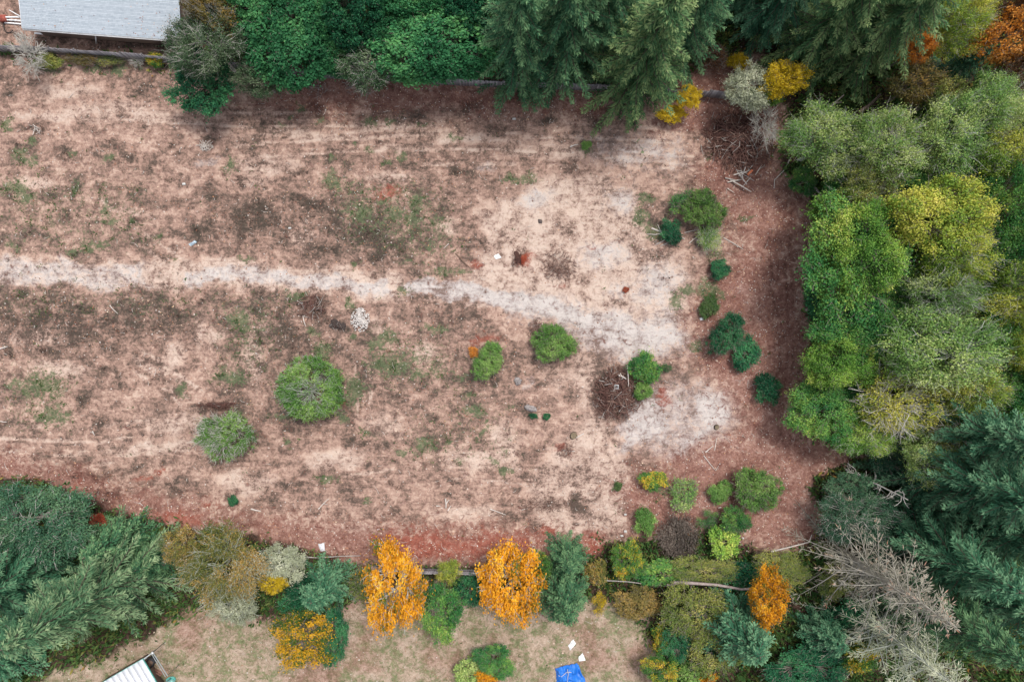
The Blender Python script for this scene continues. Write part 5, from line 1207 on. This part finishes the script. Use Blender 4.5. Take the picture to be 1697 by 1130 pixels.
heap('brush_pile', 'wide heap of red-brown branches in the top corner of the lot by the leafless tree', 'brush pile', 1228, 236, 52, 44, 1.3, 760, [(MAROON, .68), (MAROON2, .26), (GREYTWIG, .09)], mound=MOULD, seed=3, outward=.35)
heap('brush_pile', 'flat patch of dark brush debris on the sandy clearing above the grey ring', 'brush pile', 926, 442, 24, 26, .35, 160, [(MAROON, .5), (MAROON2, .4), (GREYTWIG, .05)], ln=(.4, 1.1), r=(.015, .035), seed=4)
heap('brush_pile', 'small dark tangle of branches below the track beside the pale gravel heap', 'brush pile', 518, 508, 22, 18, .6, 130, [(MAROON, .5), (GREYTWIG, .12), (MAROON2, .3)], seed=5, ln=(.6, 1.5))
heap('brush_pile', 'black-brown hole of burnt debris by a scarlet plant on the clearing', 'brush pile', 858, 428, 9, 13, .3, 70, [(MAROON, .8)], mound=MOULD, seed=6, ln=(.3, .8), r=(.015, .03))
heap('brush_pile', 'small reddish brush clump on the sand under a bleached crossed stick', 'brush pile', 935, 746, 13, 10, .35, 70, [(MAROON, .7), (MAROON2, .3)], seed=7, ln=(.3, .9), r=(.012, .03))
heap('brush_pile', 'dark tangled brush beside the round green shrub at the end of the track', 'brush pile', 887, 543, 11, 10, .5, 70, [(MAROON, .7), (GREYTWIG, .1)], seed=8, ln=(.4, .9), r=(.015, .03))
heap('brush_pile', 'dark row of dead brush above the shrub with whitish twigs', 'brush pile', 362, 672, 30, 7, .5, 110, [(MAROON, .75), (GREYTWIG, .06)], mound=MOULD, seed=9, ln=(.4, 1.0), r=(.015, .03))
heap('brush_pile', 'flat dark patch of mown brush near the lower end of the sandy strip', 'brush pile', 903, 836, 36, 11, .25, 120, [(MAROON, .5), (MAROON2, .4)], seed=10, ln=(.3, .8), r=(.012, .025))
heap('twig_bundle', 'little heap of bleached whitish twigs in the upper part of the lot', 'twigs', 341, 244, 11, 6, .35, 42, [(WOOD_PALE, 1)], seed=11, ln=(.4, 1.1), r=(.02, .04))
heap('twig_bundle', 'few bleached twigs on the lot below the leafless grey bush', 'twigs', 60, 214, 5, 9, .2, 14, [(WOOD_PALE, 1)], seed=12, ln=(.4, 1.0), r=(.02, .035))
heap('twig_bundle', 'tangle of bare grey branches at the foot of the olive tree over the soil', 'twigs', 600, 142, 26, 14, .7, 60, [(GREYTWIG, .8), (WOOD_PALE, .2)], seed=13, ln=(.7, 1.8), r=(.015, .035))
heap('twig_bundle', 'grey dead branches on red leaves below the big emerald tree', 'twigs', 528, 150, 16, 10, .3, 24, [(GREYTWIG, 1)], seed=14, ln=(.5, 1.5), r=(.012, .025))
GRAVEL = solid_mat('pale_gravel', (.40, .36, .34), (.72, .67, .63), 7.0, rough=.95, bump=.9)
gr = heap('gravel_heap', 'small heap of whitish gravel below the track', 'gravel heap', 597, 530, 14, 18, .7, 0, [], mound=GRAVEL, seed=15)
b = MB(); rng = np.random.default_rng(31)
for k in range(240):
    q = rng.random() ** .55; a = rng.uniform(0, 2 * pi); s = rng.uniform(.03, .09)
    c = np.array([q * 1.0 * cos(a), q * 1.25 * sin(a), .44 * (1 - q ** 2) + .03])
    b.box(c - s * rng.uniform(.6, 1, 3), c + s * rng.uniform(.6, 1, 3), rng.random())
b.build('stones', GRAVEL, gr)['kind'] = 'stuff'
CHAR = solid_mat('charred_soil', (.018, .014, .013), (.070, .052, .046), 5.0, rough=.95, bump=.7)
heap('ash_patch', 'blackened burnt patch touching the whitish gravel heap', 'ash patch', 561, 538, 16, 12, .18, 40, [(MAROON, .5), (GREYTWIG, .2)], mound=CHAR, seed=16, ln=(.2, .5), r=(.01, .02))

def pile_of_poles(px, py, poles, label):
    x0, y0 = P(px, py, 0); root = empty('wood_pile', (x0, y0, float(gz(x0, y0)))); tag(root, label, 'wood pile')
    for k, (a, c, r, z) in enumerate(poles):
        (xa, ya), (xb, yb) = P(*a, z), P(*c, z); b = MB()
        b.tube([(xa - x0, ya - y0, z), ((xa + xb) / 2 - x0, (ya + yb) / 2 - y0, z + .08), (xb - x0, yb - y0, z + .04)], (r, r * .9, r * .7), 6, .5)
        b.build('pole', WOOD_PALE if k % 3 else GREYTWIG, root)
pile_of_poles(1235, 294, [((1202, 295), (1226, 301), .07, .1), ((1206, 302), (1232, 297), .06, .22), ((1214, 300), (1245, 318), .075, .3), ((1210, 298), (1240, 316), .06, .15), ((1222, 285), (1238, 306), .06, .4), ((1228, 278), (1232, 300), .05, .5), ((1236, 276), (1228, 296), .06, .55),
    ((1242, 282), (1224, 292), .05, .6), ((1216, 290), (1240, 284), .055, .5), ((1230, 288), (1250, 300), .05, .35), ((1252, 290), (1262, 274), .05, .2), ((1244, 294), (1232, 308), .05, .25), ((1220, 282), (1246, 290), .045, .65), ((1205, 312), (1217, 320), .04, .06)],
    'heap of bleached poles and sticks below the wide red-brown brush heap')
board('orange-red board on the heap of bleached poles', (1239, 290), (1247, 282), .22, .75, mat=solid_mat('orange_red_paint', (.50, .13, .06), (.60, .20, .10), 5), name='wood_board')
def stone(px, py, rx, ry, h, mat, label, seed, name='boulder', cat='boulder'):
    rng = np.random.default_rng(seed); x0, y0 = P(px, py, h * .5)
    u = np.linspace(0, 2 * pi, 15)[:-1]; V = []; F = []
    off = rng.uniform(0, 50, 2)
    for i, el in enumerate(np.linspace(-.5, 1.35, 7)):
        for a in u:
            d = np.array([cos(a) * cos(el), sin(a) * cos(el), sin(el)])
            w = .55 + .9 * float(fbm(d[0] * 2.2 + off[0] + d[2], d[1] * 2.2 + off[1], seed, 3))
            V.append(d * w * [rx * MPP, ry * MPP, h])
    for i in range(6): F += [(i * 14 + k, i * 14 + (k + 1) % 14, (i + 1) * 14 + (k + 1) % 14, (i + 1) * 14 + k) for k in range(14)]
    F += [(84, 84 + 2 * k + 1, 84 + 2 * k + 2, 84 + 2 * k + 3) for k in range(6)]
    b = MB(); b.grid(V, F); o = b.build(name, mat); o.location = (x0, y0, float(gz(x0, y0))); o.rotation_euler = (0, 0, rng.uniform(-.4, .4))
    return tag(o, label, cat)
ROCK = solid_mat('grey_rock', (.13, .115, .11), (.36, .32, .31), 5.0, rough=.9, bump=.6)
stone(880, 677, 11, 5.5, .32, ROCK, 'grey boulder with dark little plants at its foot, lower of the two boulders', 41)
stone(858, 632, 6, 7, .28, ROCK, 'grey boulder on the sand below the round green shrub with the orange bush, upper boulder', 42)
stone(895, 367, 4, 3.5, .2, solid_mat('dark_stone', (.07, .055, .05), (.14, .11, .10), 4, bump=.5), 'dark lump on the pale sand of the clearing above the brush debris', 43, 'dirt_lump', 'lump')
def stump(px, py, r, label):
    x0, y0 = P(px, py, .2); root = empty('tree_stump', (x0, y0, float(gz(x0, y0)))); tag(root, label, 'stump')
    rr = np.random.default_rng(int(px)); t = np.linspace(0, 2 * pi, 15)[:-1]; w = 1 + rr.normal(size=14) * .07
    V = np.concatenate([np.stack([q * r * w * np.cos(t), q * r * w * np.sin(t), np.full(14, z)], -1) for q, z in ((1.5, -.1), (1.1, .1), (1.0, .28))])
    b = MB(); b.grid(V, [(i * 14 + k, i * 14 + (k + 1) % 14, (i + 1) * 14 + (k + 1) % 14, (i + 1) * 14 + k) for i in (0, 1) for k in range(14)]); b.build('bark', BARK_DARK, root)
    V = np.concatenate([np.stack([q * r * w * np.cos(t), q * r * w * np.sin(t), np.full(14, .285 - .04 * (q < .5))], -1) for q in (1.0, .4)])
    b = MB(); b.grid(V, [(k, (k + 1) % 14, 14 + (k + 1) % 14, 14 + k) for k in range(14)] + [(14, 14 + 2 * k + 1, 14 + 2 * k + 2, 14 + 2 * k + 3) for k in range(6)]); b.build('cut_face', solid_mat('stump_wood_%d' % px, (.10, .08, .045), (.24, .18, .12), 5), root)
stump(951, 722, .33, 'mossy tree stump with pale splinters on the sandy strip')
stump(1188, 708, .22, 'little dark stump in the grey patch near the track corner')
board('pale splinter lying on one side of the mossy stump', (954, 726), (968, 718), .10, .08, mat=WOOD_PALE, name='wood_splinter', cat='splinter')
b = MB(); x0, y0 = P(1022, 641, 1.2); z0 = float(gz(x0, y0)) + .80
root = empty('bucket', (x0, y0, z0)); tag(root, 'white square bucket lying on the round brown brush heap', 'bucket')
for lo, hi in (((-.2, -.2, 0), (.2, .2, .03)), ((-.2, -.2, .03), (-.17, .2, .42)), ((.17, -.2, .03), (.2, .2, .42)), ((-.17, -.2, .03), (.17, -.17, .42)), ((-.17, .17, .03), (.17, .2, .42))): b.box(lo, hi)
b.build('body', WHITE, root)
b = MB(); b.tube([(-.2, 0, .40), (-.1, .14, .52), (.1, .14, .52), (.2, 0, .40)], .018, 4); b.build('handle', STEEL, root)

# ---------------------------------------------------------------- fallen sticks, poles and trunks
def stick(pts, r, label, mat=WOOD_PALE, forks=(), name='fallen_stick', cat='stick', z=.06, bump=.06):
    xy = [P(*p, z) for p in pts]; b = MB()
    Q = [(x, y, float(gz(x, y)) + z + bump * (k % 2)) for k, (x, y) in enumerate(xy)]
    n = len(Q); b.tube(Q, np.linspace(r, r * .55, n), 5, .5)
    for f in forks:
        q = [P(*p, z) for p in f]; b.tube([(x, y, float(gz(x, y)) + z + .04) for x, y in q], np.linspace(r * .7, r * .4, len(q)), 4, .5)
    return tag(b.build(name, mat), label, cat)
stick([(738, 826), (739, 834), (739, 842)], .10, 'thick white forked stick on the lower middle of the lot', forks=[[(739, 835), (744, 828)]])
stick([(723, 838), (730, 838)], .07, 'short white stick beside the thick forked stick, on its track side')
stick([(742, 846), (747, 838)], .07, 'short pale stick under the thick white forked stick')
stick([(528, 843), (536, 834), (545, 826)], .06, 'slender forked pale stick on dark brush in the lower part of the lot', forks=[[(536, 834), (543, 836)]])
stick([(931, 746), (941, 747), (953, 748)], .07, 'bleached crossed stick on the small reddish brush clump', forks=[[(938, 753), (940, 742)]])
stick([(416, 843), (424, 845), (432, 847)], .09, 'white stick on red leaves above the large olive and tan tree')
stick([(0, 578), (7, 576), (13, 574)], .08, 'pale grey stick at the picture edge on the mown brush')
stick([(0, 698), (6, 699), (11, 699)], .06, 'pale short stick at the picture edge beside the patch of weeds')
stick([(154, 714), (158, 721)], .06, 'pale forked stick near the trench shrub on smooth soil', forks=[[(155, 717), (151, 715)]])
stick([(182, 506), (188, 512), (196, 520)], .05, 'long thin pale stick on dark mown brush under the track')
stick([(502, 523), (504, 532), (507, 541)], .06, 'bleached stick lying on the tangle of branches below the track', forks=[[(503, 524), (510, 520)]])
stick([(503, 524), (514, 527)], .05, 'thin grey stick across the end of the bleached stick below the track', mat=GREYTWIG)
stick([(1040, 606), (1041, 622), (1042, 640)], .06, 'long thin pole standing out of the round brown brush heap', z=1.0)
stick([(1026, 622), (1032, 624), (1038, 628)], .09, 'bleached white root on the round brown brush heap', z=1.0, forks=[[(1030, 623), (1028, 618)], [(1033, 625), (1030, 629)]], name='bleached_root', cat='root')
stick([(1170, 750), (1176, 744), (1182, 739)], .06, 'pale stick between the grey patch and the widest bright shrub', forks=[[(1185, 746), (1188, 726)]])
stick([(1167, 755), (1177, 768), (1187, 780)], .05, 'long pale forked stick above the widest bright green shrub', forks=[[(1187, 780), (1192, 772)]])
stick([(1199, 394), (1215, 403), (1232, 413)], .05, 'long thin stick running from the pale sparse shrub onto the red leafy track')
stick([(1080, 378), (1100, 386), (1118, 392), (1134, 396)], .09, 'fallen pale sapling with side twigs beside the dark green shrub', mat=WOOD_PALE, name='fallen_sapling', cat='sapling', forks=[[(1100, 386), (1086, 389), (1072, 388)], [(1110, 389), (1098, 400), (1086, 406)], [(1116, 391), (1104, 404), (1094, 408)], [(1108, 388), (1094, 382), (1090, 372)], [(1118, 392), (1112, 382), (1106, 376)]])
stick([(1134, 386), (1146, 383), (1157, 381)], .05, 'thin stick between the fallen sapling and the pale sparse shrub')
stick([(1142, 403), (1150, 396), (1160, 389)], .05, 'second thin stick crossing toward the pale sparse shrub from below')
stick([(1310, 262), (1300, 282), (1284, 298), (1283, 312)], .07, 'curved bare whitish branch hanging from the fan branched tree over the soil', name='bare_branch', cat='branch')
stick([(945, 244), (950, 242), (958, 240)], .08, 'short curved white stick beside the tiny bright green plant', bump=.1)
stick([(1172, 237), (1180, 230), (1187, 223)], .05, 'pale stick on the soil before the wide red-brown brush heap')
stick([(744, 404), (736, 412)], .05, 'thin stick in brown brush above the track')
stick([(755, 420), (770, 436), (780, 445)], .05, 'long dark stick above the track near red leaves', mat=WOOD_BROWN)
stick([(812, 843), (826, 848), (838, 853)], .06, 'pale long stick in the lower part of the lot beside the mown brush')
stick([(908, 838), (913, 836)], .07, 'short bright stick on the flat dark patch of mown brush')
stick([(492, 922), (530, 923), (565, 921), (598, 920)], .07, 'long thin wire pole lying by the grey-white bag', mat=GREYTWIG, name='fallen_pole', cat='pole', z=.25)
stick([(1116, 966), (1150, 966), (1190, 969), (1228, 976), (1262, 974)], .21, 'long fallen grey log lying through the undergrowth', mat=solid_mat('log_bark', (.20, .15, .14), (.36, .30, .28), 4, bump=.3), name='fallen_log', cat='log', z=2.2, forks=[[(1116, 966), (1112, 970), (1105, 968)]])
stick([(1000, 962), (1040, 964), (1080, 969), (1112, 972)], .07, 'thin fallen trunk leading up to the long fallen grey log', mat=GREYTWIG, name='fallen_log', cat='log', z=.9)
stick([(1278, 914), (1310, 906), (1344, 898)], .10, 'dead pole lying from the red soil into the dead conifer', mat=WOOD_PALE, name='fallen_pole', cat='pole', z=.5, forks=[[(1342, 898), (1346, 886)]])
stick([(1335, 300), (1350, 312), (1362, 324)], .15, 'grey fallen trunk under the fan branched tree', mat=GREYTWIG, name='fallen_log', cat='log', z=.8)
stick([(1348, 206), (1372, 180), (1398, 158)], .14, 'bare slanting dead trunk in the dark gap above the fan branched tree', mat=BARK, name='dead_snag', cat='snag', z=3.0, forks=[[(1380, 172), (1394, 170)]])
stick([(1424, 186), (1444, 172), (1460, 156)], .22, 'thick dark dead trunk in the black gap of the top wood', mat=BARK_DARK, name='dead_snag', cat='snag', z=2.5)
stick([(1003, 924), (1008, 935), (1010, 945)], .05, 'thin stick leaning beside the bent metal sheet')
stick([(1095, 906), (1104, 903), (1110, 898)], .06, 'pale stick at the edge of the dark dead shrub', forks=[[(1104, 903), (1106, 907)]])

# the leaning dead snag at the corner of the red soil
def snag():
    base = np.array([*P(1402, 778, .2), 0.0]); base[2] = float(gz(base[0], base[1])) - .1
    tipz = 6.5; tip = np.array([*P(1505, 828, tipz), tipz])
    root = empty('dead_snag', tuple(base)); tag(root, 'leaning grey dead snag with broken branches above the teal firs', 'snag')
    rng = np.random.default_rng(77); T_ = np.linspace(0, 1, 8)
    pts = [(tip - base) * t + rng.normal(size=3) * .08 * (0 < t < 1) for t in T_]
    b = MB(); b.tube(pts, np.linspace(.15, .04, 8), 6); b.build('trunk', BARK_PALE, root)
    for k in range(26):
        t = rng.uniform(.12, .98); p = (tip - base) * t; a = rng.uniform(0, 2 * pi)
        d = nrm(np.array([cos(a), sin(a), rng.uniform(-.2, .5)]) + (tip - base) / np.linalg.norm(tip - base) * .4); L = rng.uniform(.6, 2.0) * (1.1 - .5 * t)
        e = p + d * L; m = p + d * L * .5 + rng.normal(size=3) * .12
        b = MB(); b.tube([p, m, e], (.05, .04, .018), 4, .5, False)
        for q in range(3):
            s = p + (e - p) * rng.uniform(.4, .9); b.tube([s, s + nrm(d + rng.normal(size=3) * .8) * rng.uniform(.25, .7)], (.026, .012), 3, .5, False)
        b.build('branch', BARK_PALE, root)
snag()
